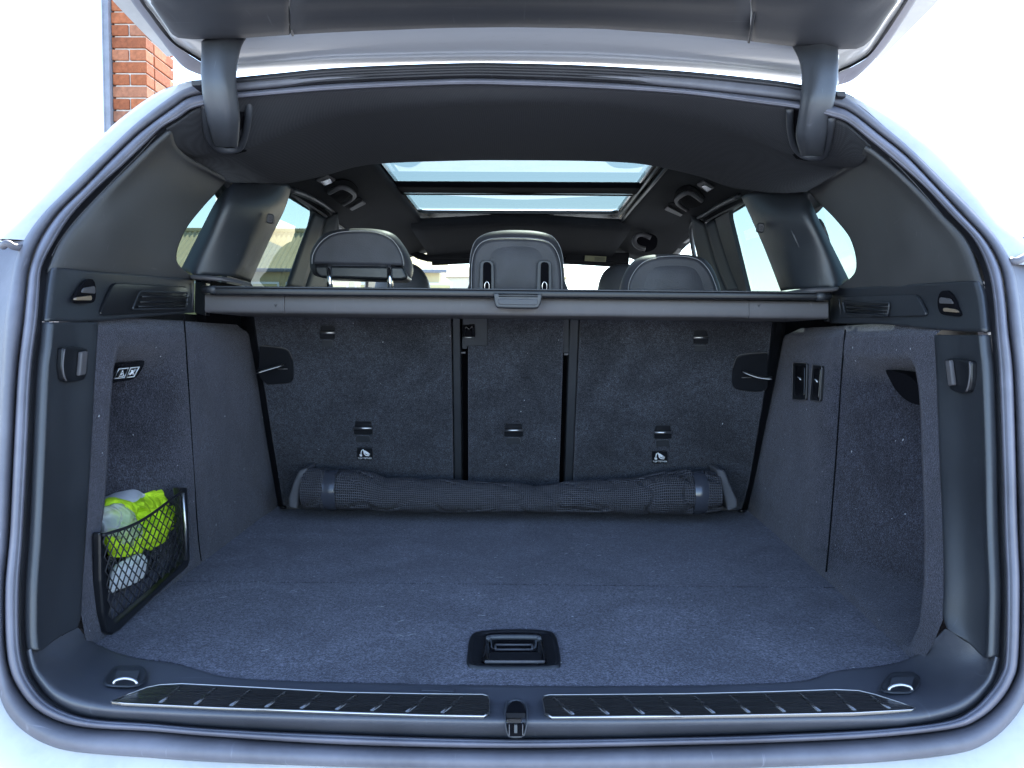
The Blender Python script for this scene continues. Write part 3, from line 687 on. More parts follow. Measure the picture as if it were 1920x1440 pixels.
# mid trim (band with recesses) and quarter trim
tl_mid = {-1: [(78,602),(84,550),(91,502)], 1: [(1858,622),(1851,560),(1842,527)]}
in_mid = {-1: [(364,586),(364,555),(364,523)], 1: [(1556,606),(1556,575),(1556,542)]}
mid_b = {-1: [(180,602),(270,594)], 1: [(1760,618),(1660,608)]}; mid_t = {-1: [(180,509),(270,516)], 1: [(1760,530),(1660,536)]}
XM = {-1: .604, 1: .590}
for side in (-1, 1):
    rows = roll(tl_mid[side], side, (8, 17, 24))
    b, t = mid_b[side], mid_t[side]
    for i in (0, 1):
        rows.append([PX(b[i][0], b[i][1], side*XM[side]), PX((b[i][0]+t[i][0])/2, (b[i][1]+t[i][1])/2, side*(XM[side]+.004)), PX(t[i][0], t[i][1], side*XM[side])])
    rows.append([PX(x, y, side*XM[side]) for x, y in in_mid[side]])
    mt = patch('mid_side_trim', rows, M_trim, car, nv=36, k=6, solid=.004)
    # teardrop coat recess: its shade is a dark plate, warm reflections a coloured bar
    hx = {-1: [(174,524),(179,535),(180,553),(176,566),(160,569),(140,566),(144,552),(153,538),(163,525)], 1: [(1772,545),(1779,548),(1787,560),(1794,577),(1800,592),(1782,592),(1764,588),(1758,573),(1759,557),(1764,547)]}[side]
    rc = prism('hook_recess', crv([PX(x, y, side*(XM[side]-.0025)) for x, y in hx], 28, True), (side*.004, 0, 0), M_dark, car, bev=0)
    a = {-1: ((158,540),(179,536),(180,551),(154,549)), 1: ((1761,557),(1780,560),(1786,570),(1760,569))}[side]
    m_ = base('warm_reflection', (.55, .42, .30), .3, .5, .7)[0] if side < 0 else bpy.data.materials['warm_reflection']
    prism('hook_bar', rpoly([PX(x, y, side*(XM[side]-.006)) for x, y in a], .004), (side*.003, 0, 0), M_gray, rc, bev=.001)
    a = {-1: ((144,558),(172,554),(173,563),(142,563)), 1: ((1768,577),(1790,580),(1795,586),(1768,584))}[side]
    prism('hook_bar', rpoly([PX(x, y, side*(XM[side]-.007)) for x, y in a], .004), (side*.004, 0, 0), m_, rc, bev=.001)  # warm metallic reflections put into the colour of this bar
    # shallow inset panel and slotted vent
    a = {-1: ((214,530),(352,538),(352,584),(186,592)), 1: ((1572,556),(1718,552),(1738,592),(1572,596))}[side]
    ip = prism('inset_panel', rpoly([PX(x, y, side*(XM[side]-.002)) for x, y in a], .012), (side*.005, 0, 0), M_black if side < 0 else M_trim, car, bev=.0015)
    a = {-1: ((262,546),(352,549),(350,578),(248,580)), 1: ((1580,565),(1668,568),(1664,592),(1584,588))}[side]
    pf = [PX(x, y, side*(XM[side]-.006)) for x, y in a]
    fr = tube('vent_frame', rpoly(pf, .006), .0016, M_trim, ip, closed=True)
    for f in (.3, .6, .85):
        tube('vent_slat', [pf[0].lerp(pf[3], f).lerp(pf[1].lerp(pf[2], f), .08), pf[1].lerp(pf[2], f)], .0017, M_black, ip)
    # upper quarter trim around the quarter window
tq = {-1: [[(91,499),(150,503),(215,509),(300,514),(362,520)], [(113,450),(165,457),(215,466),(275,478),(331,488)], [(152,400),(190,408),(232,418),(285,428),(347,433)],
           [(198,352),(235,360),(275,368),(325,378),(381,388)], [(240,312),(275,322),(315,336),(360,350),(405,362)], [(283,270),(310,288),(340,306),(380,325),(421,343)], [(312,245),(330,272),(352,296),(385,319),(424,341)]],
      1: [[(1842,525),(1790,528),(1710,533),(1630,537),(1570,540)], [(1814,452),(1770,466),(1715,484),(1660,500),(1604,508)], [(1768,402),(1735,414),(1695,430),(1645,446),(1596,452)],
          [(1722,354),(1695,365),(1660,382),(1615,400),(1565,410)], [(1672,308),(1650,322),(1618,345),(1580,366),(1535,380)], [(1640,282),(1620,300),(1590,322),(1555,343),(1518,362)], [(1630,277),(1612,296),(1590,316),(1555,338),(1514,359)]]}
for side in (-1, 1):
    rows = []
    for j, r in enumerate(tq[side]):
        f = j/6; out = []
        p0 = PY(r[0][0], r[0][1], Yl(r[0][1])+.006)
        xe = -side*0
        XE = side*((XM[side])*(1-f)+.545*f)
        for i, (x, y) in enumerate(r):
            if i == 0: out.append(p0)
            else:
                g_ = smooth(i/2.0); X = p0.x+(XE-p0.x)*min(1, .35+.65*g_); out.append(PX(x, y, X))
        # rounded near edge
        d1 = PY(r[0][0]-side*10, r[0][1]+2, Yl(r[0][1])+.0)
        rows.append([p0, d1]+out[1:])
    rows.insert(0, [p+Vector((side*.004, .0, -.008)) for p in rows[0]])
    patch('quarter_trim', rows, M_trimm, car, nu=40, nv=40, solid=.006)
    # thin pale seam line inside the seal edge
    sl_ = {-1: [(293,253),(262,288),(225,325),(180,372),(140,415),(112,452),(97,480)], 1: [(1668,296),(1706,334),(1745,378),(1780,420),(1805,452),(1825,480)]}[side]
    tube('trim_seam', crv([PY(x, y, Yl(y)+.004) for x, y in sl_], 30), .0006, M_gray, car, n=5)
# ---- carpeted side walls with pocket ------------------------------------------
for side in (-1, 1):
    near = {-1: [(184,602),(181,650),(178,700),(170,850),(161,1000),(154,1100),(152,1150),(160,1200),(190,1240)], 1: [(1752,626),(1754,660),(1756,700),(1762,850),(1768,1000),(1770,1100),(1768,1160),(1750,1205),(1725,1250)]}[side]
    strip = {-1: [(236,602),(226,640),(213,690),(208,740),(203,850),(196,950),(190,1000),(194,1100),(203,1170),(215,1200),(260,1230)], 1: [(1690,626),(1700,660),(1715,690),(1722,730),(1728,850),(1733,1000),(1732,1100),(1724,1170),(1706,1210),(1690,1240)]}[side]
    far = {-1: [(447,590),(470,610),(486,660),(502,760),(519,850),(536,940),(540,965)], 1: [(1488,608),(1464,625),(1450,670),(1431,760),(1411,860),(1393,945),(1387,975)]}[side]
    ztop = PW(near[0][0], near[0][1], side).z
    def YofZ(lst):
        t = sorted((PW(x, y, side).z, PW(x, y, side).y) for x, y in lst); return t
    tn, tsr, tf = YofZ(near), YofZ(strip), YofZ(far)
    nz = 70; rows = []
    for i in range(nz+1):
        v = i/nz; z = ZF-.02+(1.172-ZF+.02)*v
        yn, ys, yf = interp(tn, z), interp(tsr, z), interp(tf, z)
        ys = max(ys, yn+.02)
        ym = 1.40 if side < 0 else 1.50
        cols = [yn+(ys-yn)*q/5 for q in range(6)]+[ys+.0015+(ym-ys-.0015)*q/26 for q in range(27)]+[ym+(yf-ym)*q/14 for q in range(1, 15)]
        row = []
        # pocket strength by height
        D = .125*smooth((1.135-z)/.07)*smooth((z-(ZF+.012))/.02) if side < 0 else .15*smooth((1.125-z)/.06)*smooth((z-(ZF+.005))/.05)
        for k, Y in enumerate(cols):
            X = wallX(side, Y, z); d = 0
            if k >= 6: s = (Y-ys)/(ym-ys); d = D*(1-smooth(s))**1.0 if s < 1 else 0
            # soft rounding at the top edge, and at the far end
            top = smooth((z-1.150)/.022)*.022; endr = smooth((Y-(yf-.02))/.02)*.010
            seam = .004*math.exp(-((Y-1.43+.03*(1.17-z))/.004)**2)
            nn = .0015*noise.noise(Vector((Y*9, z*9, side)))
            row.append(Vector((X+side*(d+top+endr+seam+nn), Y, z)))
        rows.append(row)
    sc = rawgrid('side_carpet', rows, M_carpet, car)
    # top ledge behind carpet edge
    r1 = [rows[-1][k] for k in range(0, len(rows[-1]), 4)]; r2_ = [p+Vector((side*.04, 0, .004)) for p in r1]
    patch('carpet_ledge', [r1, r2_], M_carpet, car, nu=20, nv=3, face=Vector((0, 1.3, 5)))
    # dark sheet added beyond the wall for the shade of the seat gap
    box('wall_gap_backing', (side*.64, 1.80, .95), .02, .5, .62, M_dark, car, bev=0)
for pts in ([(345,592),(352,700),(361,850),(371,1000),(377,1052)], [(1585,618),(1578,700),(1568,850),(1556,1000),(1549,1072)]):
    sd_ = -1 if pts[0][0] < 900 else 1
    tube('carpet_seam', crv([PW(x, y, sd_, 0) for x, y in pts], 30), .0014, M_dark, car, n=6)
#  black label plate with icons (left), black recess (right)
lp_ = [(208,708),(214,696),(232,684),(252,678),(272,677),(262,700),(250,711),(225,716),(210,718)]
XL_ = -.622
pl = prism('pocket_label', crv([PX(x, y, XL_) for x, y in lp_], 30, True), (-.03, 0, 0), M_gloss, car, bev=.001)
def stroke(name, pts, X, r, mat, parent, closed=False):
    return tube(name, [PX(x, y, X) for x, y in pts], r, mat, parent, n=6, closed=closed)
stroke('icon_frame', [(214,710),(223,692),(241,690),(233,708)], XL_+.001, .0010, M_white, pl, True)
stroke('icon_frame', [(237,708),(245,690),(261,688),(251,706)], XL_+.001, .0010, M_white, pl, True)
stroke('warning_triangle', [(223,706),(230,695),(232,705)], XL_+.001, .0011, M_white, pl, True)
stroke('warning_triangle', [(226,702),(231,700)], XL_+.001, .0009, M_white, pl)
stroke('first_aid_cross', [(243,702),(254,693)], XL_+.001, .0016, M_white, pl)
stroke('first_aid_cross', [(247,694),(250,702)], XL_+.001, .0016, M_white, pl)
rp = [(1660,694),(1680,697),(1702,703),(1718,718),(1724,736),(1725,758),(1712,757),(1695,748),(1678,730),(1668,712)]
prism('pocket_recess', crv([PX(x, y, .606) for x, y in rp], 30, True), (.03, 0, 0), M_dark, car, bev=.001)
# switches on the right wall
def on_wall(pts, side, ex): return [PW(x, y, side, ex) for x, y in pts]
for a, b in ((((1486,680),(1513,681),(1511,750),(1485,748)), ((1491,686),(1508,686),(1507,743),(1490,742))), (((1523,684),(1541,686),(1537,753),(1518,750)), ((1527,689),(1538,690),(1534,748),(1522,746)))):
    s_ = prism('release_switch', rpoly(on_wall(a, 1, -.004), .006), (.006, 0, 0), M_black, car, bev=.0015)
    prism('switch_button', rpoly(on_wall(b, 1, -.008), .005), (.004, 0, 0), M_gloss, s_, bev=.001)
    x0_, y0_ = sum(p[0] for p in b)/4, sum(p[1] for p in b)/4
    tube('seat_icon', on_wall([(x0_-3, y0_-7), (x0_, y0_-5), (x0_+2, y0_-2)], 1, -.009), .0010, M_white, s_)
    tube('switch_rim', rpoly(on_wall(a, 1, -.005), .006), .0009, M_gray, s_, closed=True, n=6)
# ---- storage net on the left wall -------------------------------------------
XN = -.573
net = bpy.data.objects.new('storage_net', None)
fo = [PX(x, y, XN) for x, y in ((188,998),(196,998),(200,1060),(204,1120),(212,1160),(219,1167),(283,1113),(339,1060),(346,1048),(338,925),(336,914),(352,914),(357,1050),(352,1064),(290,1120),(225,1182),(212,1190),(202,1186),(194,1150),(189,1090))]
nf = prism('net_frame', fo, (-.012, 0, 0), M_black, car, bev=.003)
tube('net_bar', [PX(343, 925, XN+.003), PX(348, 990, XN+.003), PX(348, 1050, XN+.003)], .0028, M_steel, nf)
def npt(u, v):   # u near->far, v bottom->top
    bl, br, tr_, tl_ = Vector((205, 1166)), Vector((345, 1050)), Vector((341, 922)), Vector((192, 1004))
    bot = bl.lerp(br, u); top = tl_.lerp(tr_, u); top.y += 15*math.sin(math.pi*u)**1.3*(1-.35*u)
    p = bot.lerp(top, v); return PX(p.x, p.y, XN+.004+.020*math.sin(math.pi*u)*math.sin(math.pi*min(1, v*.6+.25)))
bm = bmesh.new(); NU, NV = 11, 12
for i in range(NU+1):
    path = []
    for j in range(NV*4+1):
        v = j/(NV*4); uu = (i+.5*abs(((j/4) % 2)-1))/(NU+1)
        path.append(npt(min(1, uu), v))
    add_tube(bm, path, .0010, 5)
    path = []
    for j in range(NV*4+1):
        v = j/(NV*4); uu = (i+1-.5*abs(((j/4) % 2)-1))/(NU+1)
        path.append(npt(min(1, uu), v))
    add_tube(bm, path, .0010, 5)
add_tube(bm, [npt(i/24, 1) for i in range(25)], .0022, 6)
nm = fin('net_cords', bm, M_net, nf); nm['kind'] = 'stuff'
bpy.data.objects.remove(net)
# ---- things in the pocket
vest = thing('safety_vest', PX(270, 1000, -.63), 'fluorescent yellow-green safety vest bundled in the left side pocket above the net', 'vest')
pillow('cloth', [PX(x, y, -.635) for x, y in ((198,985),(194,948),(213,932),(240,942),(262,928),(292,909),(314,908),(328,922),(338,944),(330,975),(310,1010),(270,1032),(225,1040),(202,1020))], (.028, -.012, 0), M_vest, vest, nz=.009, nscale=38, n=110, rings=18)
pillow('cloth_fold', [PX(x, y, -.618) for x, y in ((200,1000),(225,985),(260,985),(300,955),(325,940),(333,960),(300,1000),(262,1030),(215,1045),(200,1030))], (.022, -.010, 0), M_vest, vest, nz=.007, nscale=48, n=100, rings=14)
bagm = pillow('plastic_bag', [PX(x, y, -.612) for x, y in ((192,955),(205,948),(228,944),(240,955),(252,975),(262,1000),(248,1020),(228,1022),(205,1005),(192,1000))], (.018, -.012, 0), M_bag, None, nz=.009, nscale=45, n=80, rings=14)
tag(bagm, 'clear crumpled plastic bag in front of the yellow-green vest, left pocket', 'bag')
wp = pillow('white_cloth', [PX(x, y, -.655) for x, y in ((190,955),(197,936),(225,920),(262,905),(294,904),(302,915),(285,945),(250,960),(215,972),(192,975))], (.026, -.01, 0), m_noise('grey_white_film', (.42, .44, .50), (.52, .54, .60), 30, .5, .5, .004), None, nz=.005, nscale=24)
tag(wp, 'pale grey folded sheet behind the yellow-green vest in the left pocket', 'sheet')
bp_ = pillow('black_pouch', [PX(x, y, -.640) for x, y in ((200,1040),(240,1005),(290,985),(335,950),(344,1000),(342,1045),(300,1075),(265,1110),(230,1150),(208,1150))], (.02, -.006, 0), M_crin, None, nz=.006, nscale=40)
tag(bp_, 'crinkled black plastic pouch behind the lower part of the storage net', 'pouch')
wk = pillow('white_packet', [PX(x, y, -.612) for x, y in ((214,1065),(232,1050),(262,1038),(272,1048),(270,1075),(252,1092),(222,1105),(204,1112),(206,1090))], (.010, -.004, 0), m_noise('white_packet_paper', (.68, .70, .74), (.78, .80, .82), 40, .6), None, nz=.003, nscale=40)
tag(wk, 'small white packet low behind the cords of the storage net', 'packet')
tube('seal_strip', [PX(240, 1063, -.601), PX(262, 1052, -.601)], .002, M_white, wk)

# ---- cargo floor boards --------------------------------------------------------
seamL, seamR = PZ(420, 1092, ZF), PZ(1560, 1100, ZF)
sy = (seamL.y+seamR.y)/2
edge = [(150,1178),(160,1192),(175,1204),(200,1216),(230,1227),(270,1236),(320,1241),(360,1252),(400,1264),(460,1273),(640,1279),(960,1285),(1280,1285),(1490,1278),(1530,1270),(1570,1257),(1640,1250),(1700,1237),(1723,1227),(1748,1205)]
ed = crv([PZ(x, y, ZF) for x, y in edge], 70)
hole = [PZ(x, y, ZF) for x, y in ((884,1195),(905,1187),(960,1184),(1020,1186),(1040,1194),(1048,1225),(1050,1245),(1040,1253),(960,1255),(888,1253),(877,1245),(878,1225))]
hole = crv(hole, 40, True)
front = [Vector((-.66, ed[0].y, ZF))]+ed+[Vector((.64, ed[-1].y, ZF)), Vector((.64, sy-.0028, ZF)), Vector((-.66, sy-.0028, ZF))]
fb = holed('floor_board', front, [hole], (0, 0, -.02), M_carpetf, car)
fb2 = prism('floor_board', [(-.66, sy+.0014, ZF), (.64, sy+.0014, ZF), (.64, 1.96, ZF), (-.66, 1.96, ZF)], (0, 0, -.02), M_carpetf, car, bev=.001)
wbox('floor_well', -.7, .7, .9, 2.0, ZF-.08, ZF-.06, M_dark, car, bev=0)
b_ = bmesh.new(); rl = random.Random(5)
for _ in range(90):
    x_, y_ = rl.uniform(-.5, .46), rl.uniform(.98, 1.7); a_ = rl.uniform(0, 6.28); L_ = rl.choice((.002, .003, .004, .007, .012)); kx = rl.uniform(-1, 1)
    p_ = [Vector((x_+math.cos(a_+kx*t)*L_*t, y_+math.sin(a_+kx*t)*L_*t, ZF+.0015+.001*math.sin(t*3))) for t in (0, .5, 1)]
    add_tube(b_, p_, .00025, 4)
li = fin('lint', b_, base('lint_fibre', (.42, .43, .46), .9)[0], car); li['kind'] = 'stuff'
# recessed pull handle
hc = sum(hole, Vector())/len(hole)
def ringh(f, z): return [hc+(p-hc)*f+Vector((0, 0, z)) for p in hole]
hd = fin('floor_handle', grid_bm([ringh(1.02, .0), ringh(1.0, .0035), ringh(.97, .004), ringh(.93, .003), ringh(.90, .001)], True), M_black, car, face=Vector((0, 1, 5)))
inner = [PZ(x, y, ZF) for x, y in ((918,1192),(1008,1192),(1014,1200),(1023,1232),(1022,1242),(1014,1245),(912,1245),(903,1242),(904,1232),(912,1200))]
hinner = crv(inner, 40, True)
holed('handle_plate', ringh(.92, .0015), [hinner], (0, 0, -.004), M_black, hd)
c2 = sum(hinner, Vector())/40
def rgi(f, z): return [c2+(p-c2)*f+Vector((0, 0, z)) for p in hinner]
fin('handle_well', grid_bm([rgi(1.01, .003), rgi(.97, .0045), rgi(.92, .001), rgi(.88, -.014), rgi(.5, -.018), rgi(.02, -.018)], True), M_gloss, hd, face=Vector((0, 1, 5)))
for y_ in (1209, 1218):
    tube('grip_line', [PZ(929, y_, ZF-.002), PZ(998, y_, ZF-.002)], .0014, M_gray, hd)
tube('grip_line', [PZ(929, 1209, ZF-.002), PZ(929, 1218, ZF-.002)], .0014, M_gray, hd); tube('grip_line', [PZ(998, 1209, ZF-.002), PZ(998, 1218, ZF-.002)], .0014, M_gray, hd)
prism('grip', rpoly([PZ(914, 1240, ZF+.003), PZ(1016, 1240, ZF+.003), PZ(1012, 1222, ZF+.003), PZ(918, 1222, ZF+.003)], .006), (0, 0, -.006), M_black, hd, bev=.002)
tube('grip_edge', [PZ(909, 1241, ZF+.003), PZ(1021, 1241, ZF+.003)], .0022, M_gray, hd)
tube('grip_edge', crv([PZ(916, 1200, ZF+.003), PZ(922, 1195, ZF+.004), PZ(1004, 1195, ZF+.004), PZ(1011, 1200, ZF+.003)], 16), .0035, M_hinge, hd)

# ---- sill trim ------------------------------------------------------------------
sT = [(49,1221),(56,1253),(71,1282),(92,1308),(118,1327),(151,1340),(194,1347),(280,1353),(400,1363),(640,1375),(960,1384),(1280,1380),(1640,1366),(1711,1360),(1763,1350),(1805,1336),(1838,1312),(1864,1275),(1874,1235)]
sM = [(70,1210),(80,1238),(97,1265),(120,1286),(150,1304),(185,1317),(228,1325),(300,1331),(420,1338),(640,1346),(960,1352),(1280,1350),(1600,1340),(1690,1334),(1738,1322),(1780,1306),(1812,1285),(1840,1256),(1854,1224)]
sI = [(146,1177),(155,1188),(168,1200),(190,1213),(220,1225),(262,1236),(310,1242),(362,1253),(440,1271),(640,1280),(960,1286),(1280,1286),(1500,1278),(1560,1260),(1640,1251),(1690,1241),(1725,1225),(1750,1203),(1773,1179)]
ZS = ZF+.004
rt = [PY(x, y, Yl(y)+.008) for x, y in sT]
rt1 = [PY(x+(a-x)*.35, y+(b-y)*.35, Yl(y)-.006) for (x, y), (a, b) in zip(sT, sM)]
def sillz(i): 
    e = min(i, 18-i); return ZS+(.0 if e > 5 else [.055, .035, .02, .010, .004, .001][e])
rmid = [PZ(x, y, sillz(i)) for i, (x, y) in enumerate(sM)]
for i in (0, 1, 17, 18): rmid[i] = PY(*sM[i], Yl(sM[i][1])+.02)
ri = []
for i, (x, y) in enumerate(sI):
    if i in (0, 1, 2): ri.append(PW(x, y, -1, .001))
    elif i in (16, 17, 18): ri.append(PW(x, y, 1, .001))
    else: ri.append(PZ(x, y, ZF+.003))
rin2 = [p+Vector((0, .004, -.012)) for p in ri]
rh = [a.lerp(b, .5)+Vector((0, 0, -.002)) for a, b in zip(rmid, ri)]
st_ = patch('sill_trim', [rt, rt1, rmid, rh, ri, rin2], M_sill, car, nv=36, k=8)
# sill plates with diagonal ribs
def plate(pts, ribs):
    P = [PZ(x, y, ZS+.0035) for x, y in pts]
    o = prism('sill_plate', P, (0, 0, -.004), M_plate, car, bev=.0012)
    b_ = bmesh.new()
    add_tube(b_, [p+Vector((0, 0, .0002)) for p in P], .0006, 6, closed=True)
    fr_ = [p for p in P if p.y < min(q.y for q in P)+.012]; fr_.sort(key=lambda q: q.x)
    add_tube(b_, [p+Vector((0, -.0005, .0002)) for p in fr_], .0014, 8)
    fin('plate_rim', b_, M_steel, o)
    return o
pL_ = [(208,1316),(240,1302),(275,1289),(300,1284),(340,1282),(480,1289),(640,1298),(800,1301),(905,1302),(915,1305),(918,1313),(917,1337),(907,1343),(800,1341),(640,1336),(480,1330),(400,1327),(233,1319)]
pR_ = [(1017,1311),(1020,1305),(1030,1303),(1280,1301),(1450,1297),(1567,1293),(1610,1295),(1640,1302),(1690,1318),(1716,1328),(1710,1331),(1600,1337),(1450,1340),(1280,1343),(1035,1345),(1022,1338)]
pA, pB = plate(pL_, 0), plate(pR_, 0)
def edge_y(poly, x):
    ys = []
    for (a, b), (c, d) in zip(poly, poly[1:]+poly[:1]):
        if (a-x)*(c-x) <= 0 and a != c: ys.append(b+(d-b)*(x-a)/(c-a))
    return min(ys), max(ys)
for o, poly, sgn, xs in ((pA, pL_, 1, range(300, 900, 66)), (pB, pR_, -1, range(1075, 1690, 66))):
    for x in xs:
        yb = edge_y(poly, x)[1]-5; xt = x+sgn*38*(-1 if sgn < 0 else 1)*(1 if sgn > 0 else 1)
        xt = x+38 if sgn > 0 else x-38
        if xt > max(p[0] for p in poly)-12 or xt < min(p[0] for p in poly)+12: continue
        yt = edge_y(poly, xt)[0]+5
        a, b = PZ(x, yb, ZS+.0038), PZ(xt, yt, ZS+.0038)
        tube('rib', [a, a.lerp(b, .5), b], [.0024, .0026, .0020], M_plate, o, n=8, flat=.2, up=Vector((0, 0, 1)))
prism('sill_plate_logo', [PZ(x, y, ZS+.001) for x, y in ((640+150, 1289), (640+212, 1291), (640+210, 1296), (640+150, 1294))], (0, 0, -.002), M_sill, car, bev=.0005)
# tie-down eyes
for cx_, cy_, x0_, x1_ in ((237, 1278, 195, 272), (1690, 1290, 1650, 1722)):
    z_ = ZF+.006
    ring = crv([PZ(x, y, z_) for x, y in ((x0_, cy_+6), (x0_+18, cy_-25), (x0_+40, cy_-28), (x1_-6, cy_-27), (x1_+4, cy_-10), (x1_-8, cy_+8), (cx_, cy_+12))], 28, True)
    cc_ = PZ(cx_, cy_, z_)
    rg = [[cc_+(p-cc_)*f+Vector((0, 0, d)) for p in ring] for f, d in ((1.0, .001), (.93, .003), (.85, 0.0015), (.6, .001), (.02, .001))]
    tb = fin('tie_down_recess', grid_bm(rg, True), M_trim, car, face=Vector((0, 1, 5)))
    patch('recess_slope', [[PZ(cx_-18, cy_-20, z_+.004), PZ(cx_+24, cy_-21, z_+.004)], [PZ(cx_-22, cy_-4, z_+.003), PZ(cx_+20, cy_-4, z_+.003)]], M_hinge, tb, nu=6, nv=4)
    tube('tie_down_eye', crv([PZ(cx_-24, cy_+5, z_+.006), PZ(cx_-20, cy_-2, z_+.010), PZ(cx_-2, cy_-6, z_+.012), PZ(cx_+16, cy_-2, z_+.010), PZ(cx_+20, cy_+5, z_+.006)], 20), .0020, M_steel, tb)
# lock striker
lx = crv([PY(x, y, .86) for x, y in ((947,1325),(952,1312),(968,1309),(982,1312),(989,1325),(990,1350),(986,1372),(980,1383),(955,1383),(949,1372),(946,1350))], 36, True)
lx = [PL(960+(0), 0, (0, 0, 0), Vector((0, 0, 1))) if False else p for p in lx]
def lpnt(x, y, lift=0):
    Y = interp([(1309, .884), (1325, .860), (1340, .842), (1352, .827), (1384, .822)], y); return PY(x, y, Y-lift)
lx = crv([lpnt(x, y, .004) for x, y in ((947,1325),(952,1313),(968,1309),(982,1313),(989,1325),(990,1350),(986,1372),(980,1383),(955,1383),(949,1372),(946,1350))], 36, True)
lc = sum(lx, Vector())/36
ls = fin('lock_housing', grid_bm([[lc+(p-lc)*f+Vector((0, d, d2)) for p in lx] for f, d, d2 in ((1.0, .008, -.004), (.98, 0, .0), (.9, -.001, .001), (.8, .002, -.001), (.74, .004, -.004), (.02, .004, -.004))], True), M_hinge, car)
prism('lock_opening', [lpnt(x, y, .006) for x, y in ((949,1337),(953,1325),(960,1317),(968,1315),(976,1317),(982,1325),(986,1337))], (0, .002, 0), M_dark, ls, bev=0)
prism('latch_plate', [lpnt(x, y, .009) for x, y in ((949,1340),(985,1340),(984,1346),(950,1346))], (0, .004, 0), M_steel, ls, bev=.0005)
prism('latch_bar', [lpnt(x, y, .010) for x, y in ((950,1349),(978,1349),(978,1356),(950,1356))], (0, .004, 0), M_chrome, ls, bev=.0005)
prism('latch_body', [lpnt(x, y, .007) for x, y in ((952,1358),(983,1358),(980,1381),(956,1381))], (0, .004, 0), M_dark, ls, bev=.0005)
for x_ in (955, 980): prism('latch_leg', [lpnt(x, y, .009) for x, y in ((x_-.9, 1359), (x_+.9, 1359), (x_+.9, 1379), (x_-.9, 1379))], (0, .003, 0), M_gray, ls, bev=.0004)
prism('latch_tongue', [lpnt(x, y, .009) for x, y in ((964,1359),(970,1359),(970,1375),(964,1375))], (0, .003, 0), M_trim, ls, bev=.0004)

# ---- rear seat backs -------------------------------------------------------------
SN = Vector((0, 1, .5)).normalized(); SP = (0, 1.88, ZF)
def PS(px, py, lift=0): return PL(px, py, Vector(SP)-SN*lift, SN)
def seat(pts, extra=None):
    P = [PS(x, y) for x, y in pts]
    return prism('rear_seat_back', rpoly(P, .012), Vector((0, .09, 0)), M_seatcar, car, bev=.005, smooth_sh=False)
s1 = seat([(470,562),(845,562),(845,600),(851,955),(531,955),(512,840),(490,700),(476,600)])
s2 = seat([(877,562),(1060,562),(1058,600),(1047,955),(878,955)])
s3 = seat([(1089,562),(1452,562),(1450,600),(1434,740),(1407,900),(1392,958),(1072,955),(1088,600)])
s2['label'] = 'narrow centre seat back'
for (s_, pts) in ((s1, [(848,562),(862,562),(866,955),(853,955)]), (s3, [(1070,562),(1087,562),(1071,955),(1057,955)])):
    prism('edge_strip', [PS(x, y) for x, y in pts], Vector((0, .08, 0)), M_trim, s_, bev=.002)
box('seat_back_void', (0, 2.03, 1.0), 1.3, .04, .5, M_dark, car, bev=0)
for side in (-1, 1):
    patch('seat_side_bolster', [[PS(x, y, -.02) for x, y in ([(470,560),(480,610),(497,700),(520,840),(540,955)] if side < 0 else [(1456,560),(1448,610),(1428,740),(1400,900),(1386,955)])],
                                [PS(x-(-side)*26*1, y, -.05) for x, y in ([(470,560),(480,610),(497,700),(520,840),(540,955)] if side < 0 else [(1456,560),(1448,610),(1428,740),(1400,900),(1386,955)])]], M_black, car, nu=16, nv=4, solid=.003)
prism('seat_gap_blocker', [PS(x, y, -.055) for x, y in ((474,566),(1450,566),(1384,955),(540,955))], Vector((0, .02, 0)), M_dark, car, bev=0)  # unseen dark panel added to stop sunlight coming through the seat gaps
def anchor(px, py, w_, seat_):  # recesses are proud plates, their shade put into the dark colour
    a = prism('tether_recess', rpoly([PS(px-w_*.5, py-13, .0025), PS(px+w_*.5, py-13, .0025), PS(px+w_*.6, py+12, .0025), PS(px-w_*.6, py+12, .0025)], .004), SN*.003, M_black, seat_, bev=.001)
    prism('tether_recess', rpoly([PS(px-w_*.4, py+14, .0015), PS(px+w_*.4, py+14, .0015), PS(px+w_*.45, py+26, .0015), PS(px-w_*.5, py+26, .0015)], .004), SN*.002, M_trim, seat_, bev=.0008)
    tube('tether_bar', [PS(px-w_*.58, py, .008), PS(px+w_*.58, py, .008)], .0028, M_steel, seat_, n=8)
for px_, py_, w_, s_ in ((681,803,30,s1), (614,624,24,s1), (963,807,30,s2), (1243,811,28,s3), (1314,633,24,s3)): anchor(px_, py_, w_, s_)
def tether_label(x0_, y0_, s_):
    q = [(x0_, y0_), (x0_+29, y0_+.3), (x0_+30, y0_+23), (x0_+1, y0_+23)]
    prism('tether_label', [PS(x, y, .003) for x, y in q], SN*.003, M_black, s_, bev=.0005)
    b_ = bmesh.new()
    def st(pts, r): add_tube(b_, [PS(x0_+x, y0_+y, .0045) for x, y in pts], r, 6)
    st([(8,14),(8,9),(9,5),(12,3),(13,6),(14,11),(17,14),(23,14.5)], .0012)
    st([(12,5),(15,6),(20,9),(24,12)], .0018); st([(14,8),(19,11),(24,13)], .0016); st([(7,13),(10,14)], .0018); st([(6,12),(6,15),(10,15.5)], .0010)
    fin('seat_symbol', b_, M_white, s_)
    ux = PS(x0_+28, y0_+20)-PS(x0_, y0_+20); uy = PS(x0_, y0_)-PS(x0_, y0_+20)
    text_mesh('label_text', 'TOP TETHER', .0058, PS(x0_+15.2, y0_+20.6, .0040), ux, uy, M_white, s_)
tether_label(669, 840, s1); tether_label(1222, 846, s3)
